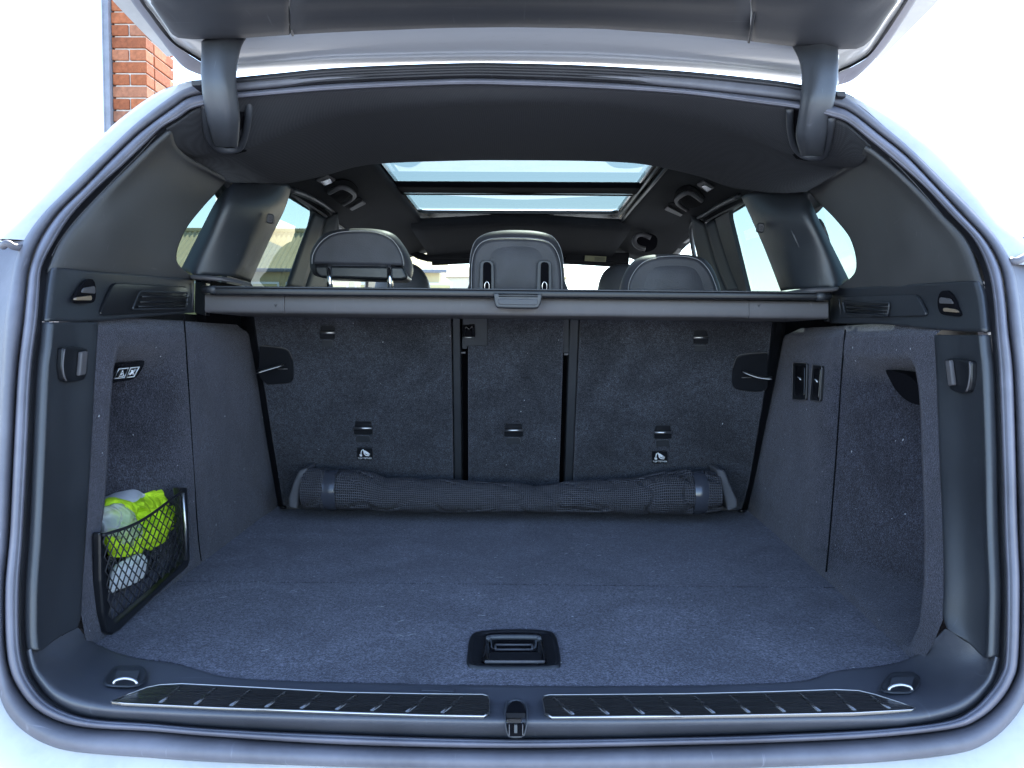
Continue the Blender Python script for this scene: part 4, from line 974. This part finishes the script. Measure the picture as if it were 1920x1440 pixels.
# seat back release plates at the outer edges
for pts, lev, s_ in (([(486,648),(520,651),(540,656),(549,675),(550,712),(544,719),(500,722),(484,705)], [(482,697),(505,690),(525,684),(533,681)], s1),
                     ([(1440,661),(1405,663),(1383,668),(1374,690),(1373,722),(1380,731),(1420,736),(1440,730)], [(1447,708),(1425,706),(1405,700),(1392,694)], s3)):
    rp_ = prism('release_plate', rpoly([PS(x, y, .006) for x, y in pts], .008), SN*.006, M_black, s_, bev=.002)
    P = crv([PS(x, y, .014+.03*(1-i/3)) for i, (x, y) in enumerate(lev)], 12)
    tube('release_lever', P, [.007*(1-i/16) for i in range(12)], M_black, s_, n=8, flat=.35, up=Vector((0, -.3, 1)))
    tube('lever_edge', [p+Vector((0, -.003, -.0035)) for p in P], .0010, M_steel, s_, n=6)
    tube('plate_rim', crv([PS(x, y, .0075) for x, y in (pts[:4] if s_ is s1 else pts[:4])], 20), .0009, M_gray, s_, n=6)
    xm = sum(p[0] for p in lev[2:])/2
    tube('lever_slot', [PS(xm-8, lev[2][1]+8, .009), PS(xm+10, lev[2][1]+8, .009)], .0013, M_gray, s_, n=6)
# centre latch plate and clips
prism('latch_cover', rpoly([PS(x, y, .006) for x, y in ((868,560),(914,560),(914,648),(876,649),(876,655),(866,655))], .004), SN*.01, M_trim, s2, bev=.002)
prism('latch_pocket', rpoly([PS(x, y, .008) for x, y in ((866,610),(890,608),(891,632),(867,633))], .003), SN*.003, M_dark, s2, bev=.0005)
tube('latch_hook', crv([PS(x, y, .014) for x, y in ((870,628),(874,613),(880,618),(885,612),(888,628))], 16), .0025, M_gloss, s2)
tube('latch_lip', [PS(867, 632.5, .010), PS(889, 633, .010)], .0013, M_steel, s2)
for x_, y_ in ((868.5, 662), (1062, 665)):
    prism('belt_clip', [PS(x, y, .004) for x, y in ((x_-4, y_-1.2), (x_+4, y_-1.2), (x_+4, y_+1.2), (x_-4, y_+1.2))], SN*.004, M_steel, s2, bev=.0004)
prism('edge_strip', [PS(x, y, -.004) for x, y in ((1057,590),(1067,590),(1067,662),(1056,662))], SN*.02, M_trim, s2, bev=.001)
# ---- headrests --------------------------------------------------------------------
def headrest(name, outl, Y, piping, parent=car, mat=None, th=.05, back=1.0):
    o = pillow(name, [PY(x, y, Y) for x, y in outl], (0, -th, 0), mat or M_lea, parent, back=back, pw=.38, n=80, rings=14)
    if piping:
        P = crv([PY(x, y, Y-th*.80) for x, y in piping], 50)
        tube('stitching', P, .0009, M_stitch, o, n=5)
    return o
h1 = [(583,500),(584,478),(592,460),(606,443),(628,433),(668,429),(710,431),(738,439),(756,458),(768,480),(774,500),(772,518),(764,526),(740,523),(668,524),(600,520),(588,512)]
hr1 = headrest('rear_headrest', h1, 1.80, None, th=.055)
# flat-bottomed back shell of the raised headrest
shell = [PY(x, y, 1.742) for x, y in ((585,495),(586,480),(594,463),(608,448),(630,437),(668,433),(706,435),(730,445),(744,460),(754,480),(757,498))]
prism('back_shell', crv(shell, 40), (0, .04, 0), M_lea, hr1, bev=.012, smooth_sh=True, auto=40)
tube('stitching', crv([p+Vector((0, -.0002, 0)) for p in shell], 50), .0010, M_stitch, hr1, n=5)
prism('underside', [PY(x, y, 1.745) for x, y in ((588,497),(755,499),(765,522),(752,526),(600,521),(590,512))], (0, .08, 0), M_black, hr1, bev=.006)
for px_ in (618, 731):
    tube('headrest_post', [PY(px_-1, 498, 1.745), PY(px_, 520, 1.74), PY(px_+2, 560, 1.735)], .0062, M_chrome, hr1, n=12)
h2_ = [(882,575),(880,530),(880,500),(884,470),(893,450),(912,438),(940,433),(970,432),(1005,434),(1032,441),(1047,457),(1055,482),(1058,520),(1056,575)]
hr2 = headrest('rear_headrest', h2_, 1.78, None, th=.05)
shell2 = [(884,560),(884,510),(887,480),(897,460),(915,449),(945,446),(970,446),(1000,447),(1025,452),(1040,465),(1049,486),(1053,515),(1054,560)]
prism('back_shell', crv([PY(x, y, 1.735) for x, y in shell2], 50), (0, .03, 0), M_lea, hr2, bev=.008, smooth_sh=True, auto=40)
tube('stitching', crv([PY(x, y, 1.7345) for x, y in shell2], 60), .0009, M_stitch, hr2, n=5)
tube('stitching', crv([PY(x, y, 1.765) for x, y in h2_[1:-1]], 60), .0008, M_stitch, hr2, n=5)
for x_ in (913, 1021):
    prism('slot_bezel', rpoly([PY(x_-13, 487, 1.721), PY(x_+13, 488, 1.721), PY(x_+14, 560, 1.721), PY(x_-16, 560, 1.721)], .012), (0, .006, 0), M_hinge, hr2, bev=.002)
    sl2 = prism('post_slot', rpoly([PY(x_-7, 491, 1.7185), PY(x_+8, 492, 1.7185), PY(x_+8, 560, 1.7185), PY(x_-8, 560, 1.7185)], .009), (0, .002, 0), M_dark, hr2, bev=0)  # flat plate; the dark inside of the slot is painted by its colour
    tube('headrest_post', crv([PY(x_-4, 545, 1.716), PY(x_-4, 533, 1.715), PY(x_, 528, 1.715), PY(x_+4, 533, 1.715), PY(x_+4, 545, 1.716)], 14), .0013, M_chrome, hr2, n=6)
h3_ = [(1165,575),(1162,545),(1168,520),(1178,500),(1192,486),(1215,479),(1255,477),(1295,479),(1320,487),(1335,505),(1345,528),(1350,548),(1350,575)]
hr3 = headrest('rear_headrest', h3_, 1.78, None, th=.05)
shell3 = [(1182,575),(1178,540),(1186,515),(1202,495),(1225,484),(1258,480),(1292,482),(1314,490),(1330,508),(1340,530),(1346,550),(1346,575)]
prism('back_shell', crv([PY(x, y, 1.735) for x, y in shell3], 50), (0, .03, 0), M_lea, hr3, bev=.008, smooth_sh=True, auto=40)
tube('stitching', crv([PY(x, y, 1.7345) for x, y in shell3], 60), .0009, M_stitch, hr3, n=5)
hr1['label'] = 'raised headrest on two chrome posts'; hr2['label'] = 'centre headrest with two post slots'; hr3['label'] = 'lowered headrest on the right'
for pts in ([(700,600),(702,545),(712,515),(735,500),(765,493),(785,500),(798,515),(806,535),(810,570),(808,600)], [(1118,600),(1120,545),(1127,518),(1140,502),(1160,496),(1190,497),(1215,505),(1230,530),(1236,600)]):
    fh = pillow('front_headrest', [PY(x, y, 2.95) for x, y in pts], (0, -.06, 0), M_lea, car, back=1, pw=.4)
# ---- C pillars, ledges, quarter details ------------------------------------------------
cp = {-1: [[(434,346,1.50),(446,338,1.53),(500,341,1.62),(536,345,1.68),(546,352,1.74)], [(408,372,1.49),(430,380,1.47),(490,386,1.56),(526,388,1.66),(534,392,1.74)],
           [(372,440,1.48),(400,448,1.455),(462,452,1.53),(492,454,1.63),(503,456,1.72)], [(340,503,1.47),(368,514,1.44),(436,518,1.50),(454,524,1.58),(470,530,1.66)]],
      1: [[(1514,362,1.50),(1500,359,1.53),(1440,358,1.62),(1404,362,1.68),(1390,370,1.74)], [(1530,400,1.49),(1508,400,1.47),(1448,400,1.56),(1414,402,1.66),(1406,404,1.74)],
          [(1560,460,1.48),(1538,462,1.455),(1478,464,1.53),(1444,466,1.63),(1434,468,1.72)], [(1592,524,1.47),(1566,538,1.44),(1500,542,1.50),(1476,544,1.58),(1464,546,1.66)]]}
for side in (-1, 1):
    cpp = patch('pillar_trim', [[PY(*p) for p in r] for r in cp[side]], M_trimm if False else M_trim, car, nu=40, nv=30, solid=.05)
    bx = (507, 410) if side < 0 else (1427, 427)
    Yb = 1.575 if side < 0 else 1.60
    bd = prism('airbag_badge', rpoly([PY(bx[0]+a, bx[1]+b, Yb) for a, b in ((-5, -9), (6, -7), (4, 9), (-7, 7))], .004), (0, .012, 0), M_gray, cpp, bev=.001)
    tube('badge_rim', rpoly([PY(bx[0]+a, bx[1]+b, Yb) for a, b in ((-5, -9), (6, -7), (4, 9), (-7, 7))], .004), .0014, M_black, cpp, closed=True, n=6)
    for q in range(3): tube('badge_mark', [PY(bx[0]-3, bx[1]-3+q*3, Yb-.001), PY(bx[0]+3, bx[1]-2.5+q*3, Yb-.001)], .0005, M_black, cpp, n=5)
    # ledge at the pillar foot
    lg = {-1: [[(356,515,1.42),(420,519,1.43),(470,530,1.55)], [(358,522,1.40),(422,526,1.41),(472,537,1.55)]], 1: [[(1572,538,1.42),(1510,541,1.43),(1460,549,1.55)], [(1571,545,1.40),(1508,548,1.41),(1458,556,1.55)]]}[side]
    a, b_ = [[PY(*p) for p in r] for r in lg]
    bk = [p+Vector((side*.03, .10, .0)) for p in a]
    patch('pillar_ledge', [bk, a, b_, [p+Vector((0, .02, -.002)) for p in b_]], M_gray, car, nu=20, nv=14, solid=.002)
    ln = {-1: [(363,530),(360,585)], 1: [(1573,560),(1577,590)]}[side]
    tube('trim_edge', [PY(x, y, 1.425) for x, y in ln], .0010, M_gray if side < 0 else M_trim, car, n=6)
    # dark plate put in for the shaded gap beside the cover cassette
    dk = {-1: [(366,528),(386,530),(386,592),(364,586)], 1: [(1552,552),(1574,552),(1576,606),(1552,602)]}[side]
    prism('cover_gap_plate', [PY(x, y, 1.50) for x, y in dk], (0, .02, 0), M_black, car, bev=.001)
    # rear door seal and window frame beyond the pillar
    sp_ = {-1: [(545,356),(575,367),(604,383),(624,400),(631,418),(630,450),(622,490)], 1: [(1385,368),(1355,382),(1325,400),(1302,415),(1296,432),(1300,470),(1312,520)]}[side]
    def PSd(px, py, k=0):
        n_ = Vector((1, 0, .2*side)).normalized(); p0_ = Vector((side*(.66+k), 2, 1.2)); return PL(px, py, p0_, n_)
    tube('door_seal', crv([PSd(x, y, -.03) for x, y in sp_], 30), .0075, M_trim, car, n=10)
    s2_ = {-1: [(548,366),(590,391),(612,407),(614,420)], 1: [(1392,380),(1345,404),(1318,420),(1316,430)]}[side]
    tube('window_frame', crv([PSd(x, y, -.012) for x, y in s2_], 20), .0035, M_gray, car, n=8)
    d_ = {-1: [[(590,396),(573,440),(555,490),(538,540)], [(612,408),(600,450),(584,500),(570,545)]], 1: [[(1340,408),(1350,445),(1366,495),(1386,545)], [(1322,420),(1330,450),(1345,500),(1364,548)]]}[side]
    patch('door_frame', [[PSd(x, y, .0) for x, y in d_[0]], [PSd(x, y, -.02) for x, y in d_[1]]], M_trim if side < 0 else M_hinge, car, nu=16, nv=5, solid=.006)
    d2_ = {-1: [[(612,408),(600,450),(584,500),(570,545)], [(634,400),(632,440),(624,500),(612,548)]], 1: [[(1322,420),(1330,450),(1345,500),(1364,548)], [(1296,405),(1300,445),(1312,500),(1326,548)]]}[side]
    patch('door_pillar', [[PSd(x, y, -.02) for x, y in d2_[0]], [PSd(x, y, -.05) for x, y in d2_[1]]], M_trim, car, nu=16, nv=5, solid=.01)
    # ceiling fittings
    def PC(px, py):
        n_ = Vector((side*.22, 0, 1)).normalized(); p0_ = Vector((side*.50, 2, 1.555)); return PL(px, py, p0_, n_)
    gh = {-1: [(617,353),(638,343),(652,346),(664,356),(660,365),(644,375)], 1: [(1316,368),(1296,354),(1283,355),(1269,366),(1273,376),(1288,386)]}[side]
    hb_ = {-1: [(607,350),(630,338),(655,339),(672,356),(662,372),(640,382),(618,372)], 1: [(1322,372),(1300,350),(1278,350),(1264,366),(1268,380),(1288,390),(1312,385)]}[side]
    hb = prism('handle_pocket', crv([PC(x, y)+Vector((0, 0, -.001)) for x, y in hb_], 24, True), (0, 0, .003), M_dark, car, bev=0)
    tube('grab_handle', crv([PC(x, y)+Vector((0, 0, -.012)) for x, y in gh], 24), .0065, M_gray, hb, n=8)
    lt = {-1: [(592,337),(612,328),(630,337),(608,347)], 1: [(1306,346),(1318,339),(1340,351),(1326,360)]}[side]
    rl_ = prism('reading_light', rpoly([PC(x, y)+Vector((0, 0, -.002)) for x, y in lt], .008), (0, 0, .004), M_gray, car, bev=.001)
    l2 = {-1: [(600,338),(618,332),(624,339),(608,345)], 1: [(1315,346),(1322,344),(1335,351),(1326,356)]}[side]
    prism('light_lens', rpoly([PC(x, y)+Vector((0, 0, -.005)) for x, y in l2], .004), (0, 0, .003), M_chrome, rl_, bev=.001)
    bs = {-1: [(655,388),(679,374),(686,379),(660,392)], 1: [(1246,390),(1252,384),(1280,399),(1276,403)]}[side]
    bt = {-1: [(645,384),(672,370),(680,373),(650,390)], 1: [(1252,382),(1262,380),(1286,394),(1282,399)]}[side]
    bb = prism('belt_guide', rpoly([PC(x, y)+Vector((0, 0, -.001)) for x, y in bt], .006), (0, 0, .002), M_dark, car, bev=0)
    prism('belt_tongue', rpoly([PC(x, y)+Vector((0, 0, -.006)) for x, y in bs], .004), (0, 0, .004), M_gray, bb, bev=.001)
# front right handle seen over the right headrest
ghp = crv([PY(x, y, 2.9) for x, y in ((1220,446),(1205,440),(1194,442),(1189,452),(1195,462),(1210,467))], 24)
tube('grab_handle', ghp, .009, M_gray, car, n=8)
prism('handle_pocket', crv([PY(x, y, 2.93) for x, y in ((1186,452),(1192,438),(1215,436),(1232,446),(1228,466),(1205,472))], 24, True), (0, .004, 0), M_dark, car, bev=0)
# ---- cargo cover ---------------------------------------------------------------------
cc0 = thing('cargo_cover', PY(968, 570, 1.44), 'retractable luggage cover cassette in dark grey spanning the top of the luggage space', 'luggage cover')
def bar(name, x0, y0a, y0b, x1, y1a, y1b, Y, D, mat, r=.006, seg=30, bend=0):
    """bar across the car: front face given by its two ends"""
    secs = []
    for i in range(seg+1):
        f = i/seg; x = x0+(x1-x0)*f; ya = y0a+(y1a-y0a)*f-bend*math.sin(math.pi*f); yb = y0b+(y1b-y0b)*f-bend*math.sin(math.pi*f)
        t, b = PY(x, ya, Y), PY(x, yb, Y)
        sec = [t+Vector((0, D, 0)), t+Vector((0, r, 0)), t+Vector((0, r*.3, -r*.3)), t+Vector((0, 0, -r)), b+Vector((0, 0, r)), b+Vector((0, r*.3, r*.3)), b+Vector((0, r, 0)), b+Vector((0, D, 0))]
        secs.append(sec)
    bm = grid_bm(secs, True)
    bm.faces.new([v for v in list(bm.verts)[:8]][::-1]); bm.faces.new([v for v in list(bm.verts)[-8:]])
    return fin(name, bm, mat, cc0, auto=50)
bar('cassette', 534, 553, 588, 1404, 563, 596, 1.43, .235, M_gray)
bar('end_cap', 384, 551, 586, 533, 553, 588, 1.428, .237, M_gray)
bar('end_cap', 1405, 563, 597, 1553, 565, 598, 1.428, .237, M_gray)
bar('blind_edge', 402, 538, 553, 1532, 549, 562, 1.405, .12, M_black, r=.003, bend=0)
bar('blind_lip', 404, 536, 539, 1530, 546.5, 549.5, 1.402, .062, M_trim, r=.001)
for x_, y_, s_ in ((396, 543, -1), (1540, 556, 1)):
    tube('bar_tip', [PY(x_-s_*8, y_, 1.405), PY(x_+s_*14, y_, 1.42)], .0075, M_trim, cc0, n=10)
hb1 = crv([PY(x, y, 1.395) for x, y in ((925,549),(927,566),(930,574),(938,577),(1002,578),(1010,575),(1014,567),(1017,551))], 30)
prism('pull_handle', hb1, (0, .03, 0), M_trim, cc0, bev=.003)
prism('handle_face', rpoly([PY(x, y, 1.393) for x, y in ((933,560),(1009,561),(1007,572),(935,571))], .004), (0, .004, 0), M_hinge, cc0, bev=.001)
for y_ in (552, 555.5): tube('handle_groove', [PY(935, y_, 1.394), PY(1008, y_+.8, 1.394)], .0010, M_black, cc0, n=6)
for x_ in (515, 1421): tube('cassette_mark', [PY(x_, 571, 1.427), PY(x_+2, 575, 1.427), PY(x_+4, 571, 1.427)], .0006, M_black, cc0, n=5)

# ---- rolled partition net -----------------------------------------------------------
rn = thing('rolled_partition_net', PZ(960, 965, ZF), 'rolled black mesh net with two shiny straps lying against the seat backs', 'net')
topy = [(552,882),(575,876),(605,874),(620,876),(640,875),(680,878),(705,886),(725,894),(770,892),(800,896),(850,897),(900,899),(965,902),(1000,908),(1030,904),(1060,899),(1130,897),(1180,894),(1215,886),(1240,880),(1280,878),(1310,878),(1350,882)]
boty = [(545,950),(600,957),(640,959),(960,964),(1300,966),(1375,962)]
secs = []; NS = 240; YR = 1.77
for i in range(NS+1):
    f = i/NS; x = 574+(1344-574)*f
    t = PY(x, interp(topy, x), YR); b = PY(x, interp(boty, x), YR-.03)
    b.z = max(b.z, ZF+.001); c_ = (t+b)/2; c_.y = YR-.02; rz = (t.z-b.z)/2*.98; ry = rz*1.05
    ring = []
    for q in range(48):
        a = 2*math.pi*q/48
        fo_ = a*.9+x*.011
        w_ = 1+.07*noise.noise(Vector((x*.010, math.cos(a)*1.2, math.sin(a)*1.2)))+.05*noise.noise(Vector((x*.035, math.cos(a)*2.5+5, math.sin(a)*2.5)))+.075*max(0, noise.noise(Vector((x*.016+math.sin(a)*1.1, fo_*1.2, 9))))-.16*max(0, 1-abs(noise.noise(Vector((x*.013+math.cos(a)*.9, a*.8, 4))))*9)
        strap = .90 if (613 < x < 636 or 1295 < x < 1318) else 1
        p = Vector((c_.x, c_.y+math.cos(a)*ry*w_*strap, c_.z+math.sin(a)*rz*w_*strap))
        p.z = max(p.z, ZF+.001); ring.append(p)
    ring.append(ring[0].copy()); secs.append(ring)
# transpose so uv.x runs along circumference length
fin('mesh_roll', grid_bm(secs), M_mesh, rn)
for xa, xb in ((612, 637), (1294, 1319)):
    ss = []
    for k in range(8):
        x = xa+(xb-xa)*k/7; t = PY(x, interp(topy, x)+1, YR); b = PY(x, interp(boty, x), YR-.03); b.z = max(b.z, ZF+.001)
        c_ = (t+b)/2; c_.y = YR-.02; rz = (t.z-b.z)/2*.985; bulge = 1-.02*abs(k-3.5)/3.5
        ss.append([Vector((c_.x, c_.y+math.cos(2*math.pi*q/40)*rz*1.06*bulge, max(ZF+.0015, c_.z+math.sin(2*math.pi*q/40)*rz*bulge))) for q in range(40)])
    fin('strap', grid_bm(ss, True), base('satin_strap', (.05, .055, .075), .22, .8, .2)[0] if xa < 700 else bpy.data.materials['satin_strap'], rn)
M_endcap = m_plastic('grey_webbing', (.07, .072, .085), .7, 400, .5)
for sgn, pts in ((-1, [(576,878),(560,882),(549,905),(540,935),(541,952),(556,956),(562,915)]), (1, [(1344,880),(1360,882),(1368,905),(1383,938),(1384,952),(1366,960),(1354,915)])):
    prism('end_tab', [PY(x, y, YR-.045) for x, y in pts], (0, .08, 0), M_endcap, rn, bev=.006)
for x_, y_ in ((531, 951), (1391, 958)):
    ft = tube('floor_fitting', crv([PZ(x_-5, y_, ZF+.002), PZ(x_-3, y_, ZF+.012), PZ(x_+3, y_, ZF+.012), PZ(x_+5, y_, ZF+.002)], 14), .004, M_gloss, car)

# ---- tailgate --------------------------------------------------------------------------
tg = bpy.data.objects.new('tailgate', None); COL.objects.link(tg); tg.parent = car; tg.location = Vector((0, 1.3, 1.6))-car.location
xs_ = [380, 450, 548, 640, 850, 960, 1120, 1280, 1403, 1500, 1572]
yb_ = [139, 133, 127, 122, 117, 117, 121, 129, 139, 150, 158]     # lowest painted edge
yl_ = [124, 120, 112, 105, 100, 99, 102, 112, 124, 135, 144]      # crease
yt_ = [74, 73, 66, 60, 52, 51, 54, 65, 78, 90, 94]                # trim lower edge
R0 = [PY(x, y-4, 1.345) for x, y in zip(xs_, yb_)]
Ra = [PY(x, y, 1.315) for x, y in zip(xs_, yb_)]; Rb = [PY(x, y+2, 1.300) for x, y in zip(xs_, yl_)]; Rb2 = [PY(x, y-2, 1.306) for x, y in zip(xs_, yl_)]
Rm_ = [PY(x, (a+b)/2, 1.285) for x, a, b in zip(xs_, yl_, yt_)]
Rc = [PY(x, y+2, 1.268) for x, y in zip(xs_, yt_)]; Rd = [PY(x, y-14, 1.262) for x, y in zip(xs_, yt_)]
rawrows = [R0, Ra, [a.lerp(b, .5)+Vector((0, -.003, -.002)) for a, b in zip(Ra, Rb)], Rb, Rb2, Rm_, Rc, Rd]
patch('tailgate_frame', rawrows, M_silver, tg, nv=40, k=4)
# curved corners of the painted frame running up both sides
def Ytg(y): return interp([(-80, 1.02), (0, 1.13), (60, 1.22), (100, 1.27), (140, 1.305), (160, 1.315)], y)
for side, outer_, g1, g2, inn in ((-1, [(378,140),(347,126),(323,102),(300,72),(272,36),(246,0),(225,-40)], [(379,118),(352,101),(327,84),(305,60),(283,30),(262,0),(243,-40)], [(379,112),(354,97),(330,80),(311,56),(290,28),(268,0),(250,-40)], [(380,76),(352,74),(324,68),(314,52),(298,26),(282,0),(266,-40)]),
                              (1, [(1570,159),(1600,148),(1632,120),(1660,88),(1690,45),(1718,0),(1740,-40)], [(1570,137),(1600,124),(1628,106),(1652,76),(1678,38),(1702,0),(1722,-40)], [(1570,132),(1598,120),(1625,102),(1648,72),(1673,34),(1697,0),(1717,-40)], [(1572,96),(1598,93),(1624,90),(1640,66),(1660,34),(1682,0),(1702,-40)])):
    o1 = [PY(x, y, Ytg(y)+.03) for x, y in outer_]; o2 = [PY(x, y, Ytg(y)+.012) for x, y in outer_]; a = [PY(x, y, Ytg(y)) for x, y in g1]; b = [PY(x, y, Ytg(y)+.01) for x, y in g2]; d = [PY(x, y, Ytg(y)-.012) for x, y in inn]; e = [PY(x+side*-6, y-4, Ytg(y)-.016) for x, y in inn]
    patch('frame_corner_outer', [o1, o2, a], M_rub, tg, nv=10, k=6)
    patch('frame_gasket', [[p+Vector((0, -.003, 0)) for p in a], [p.lerp(q, .5)+Vector((0, .012, 0)) for p, q in zip(a, b)], [p+Vector((0, -.004, 0)) for p in b]], M_rubd, tg, nv=6, k=6)
    patch('frame_corner', [b, [p.lerp(q, .5)+Vector((0, -.002, 0)) for p, q in zip(b, d)], d, e], M_paint, tg, nv=14, k=6)
# inner trim in three panels, reaching overhead towards the camera
def tgy(x, y): return PY(x, y, Ytg(y)-.022)
low = [(282,0),(298,26),(314,52),(324,68)]
def tgpanel(xa, xb, name='tailgate_trim_panel'):
    n = 12; rows = []
    for k, q in enumerate((0, .06, .18, .45, 1)):
        r = []
        for i in range(n+1):
            x = xa+(xb-xa)*i/n
            yt = interp(list(zip(xs_, yt_)), x) if 380 <= x <= 1572 else (interp([(280,0),(298,26),(314,52),(324,68),(350,74),(380,75)], x) if x < 380 else interp([(1572,95),(1600,93),(1624,90),(1640,66),(1660,34),(1684,0)], x))
            ybot = yt; top = min(-2, yt-3) if False else -30
            y = ybot+(top-ybot)*q; xx = x+(x-965)*.012*q
            p = PY(xx, y, Ytg(y)-.016-.014*smooth(q*8)); r.append(p)
        rows.append(r)
    back = [p+Vector((0, .02, .02)) for p in rows[0]]
    ov = []
    for (Y_, z_, sx_) in ((.98, 1.70, 1.03), (.80, 1.77, 1.05), (.55, 1.85, 1.03), (.30, 1.90, .97)):
        ov.append([Vector((p.x*sx_, Y_, z_)) for p in rows[-1]])
    patch(name, [back]+rows+ov, M_tg, tg, nu=26, nv=60, solid=.004)
tgpanel(284, 543); tgpanel(546, 1405); tgpanel(1408, 1682)
for xa, xb in ((537, 549), (1418, 1404)):
    tube('panel_joint', [PY(xa+(xb-xa)*f, (0 if f == 0 else (66 if xb < 900 else 79)*f), Ytg(70*f)-.026) for f in (0, .33, .66, 1)], .0022, M_trim, tg, n=6)
# outer skin of the tailgate, above
sk = []
for Y_, z_, hw in ((1.33, 1.625, .60), (1.15, 1.69, .64), (.9, 1.80, .66), (.6, 1.91, .66), (.28, 1.96, .62)):
    sk.append([Vector((hw*s, Y_, z_+.03*(1-s*s))) for s in (-1, -.5, 0, .5, 1)])
patch('tailgate_skin', sk, M_paint, tg, nu=20, nv=20, solid=.01, face=Vector((0, 0, 5)))
# hinge arm covers
def arm(rows_, name='hinge_cover'):
    L = [[PY(a, y, Y+.02), PY(a+1, y, Y+.002), PY((a+r_)/2, y, Y-.006), PY(r_, y, Y-.014), PY((b+r_)/2, y, Y-.008), PY(b-1, y, Y+.002), PY(b, y, Y+.02)] for y, a, r_, b, Y in rows_]
    patch(name, L, M_hinge, tg, nu=30, nv=50, solid=.006)
arm([(52,378,425,466,1.245),(70,378,425,462,1.235),(84,378,417,454,1.215),(100,378,416,449,1.200),(125,377,417,445,1.19),(155,378,419,443,1.185),(190,382,423,447,1.19),(225,389,427,450,1.205),(255,397,430,448,1.235),(276,404,430,446,1.27)])
arm([(66,1482,1540,1571,1.245),(86,1486,1540,1571,1.235),(102,1494,1537,1571,1.215),(120,1500,1534,1571,1.2),(150,1503,1530,1570,1.19),(185,1501,1524,1565,1.185),(220,1496,1518,1557,1.195),(255,1492,1514,1549,1.215),(280,1498,1514,1545,1.245),(292,1502,1514,1542,1.27)])
bpy.context.view_layer.update()
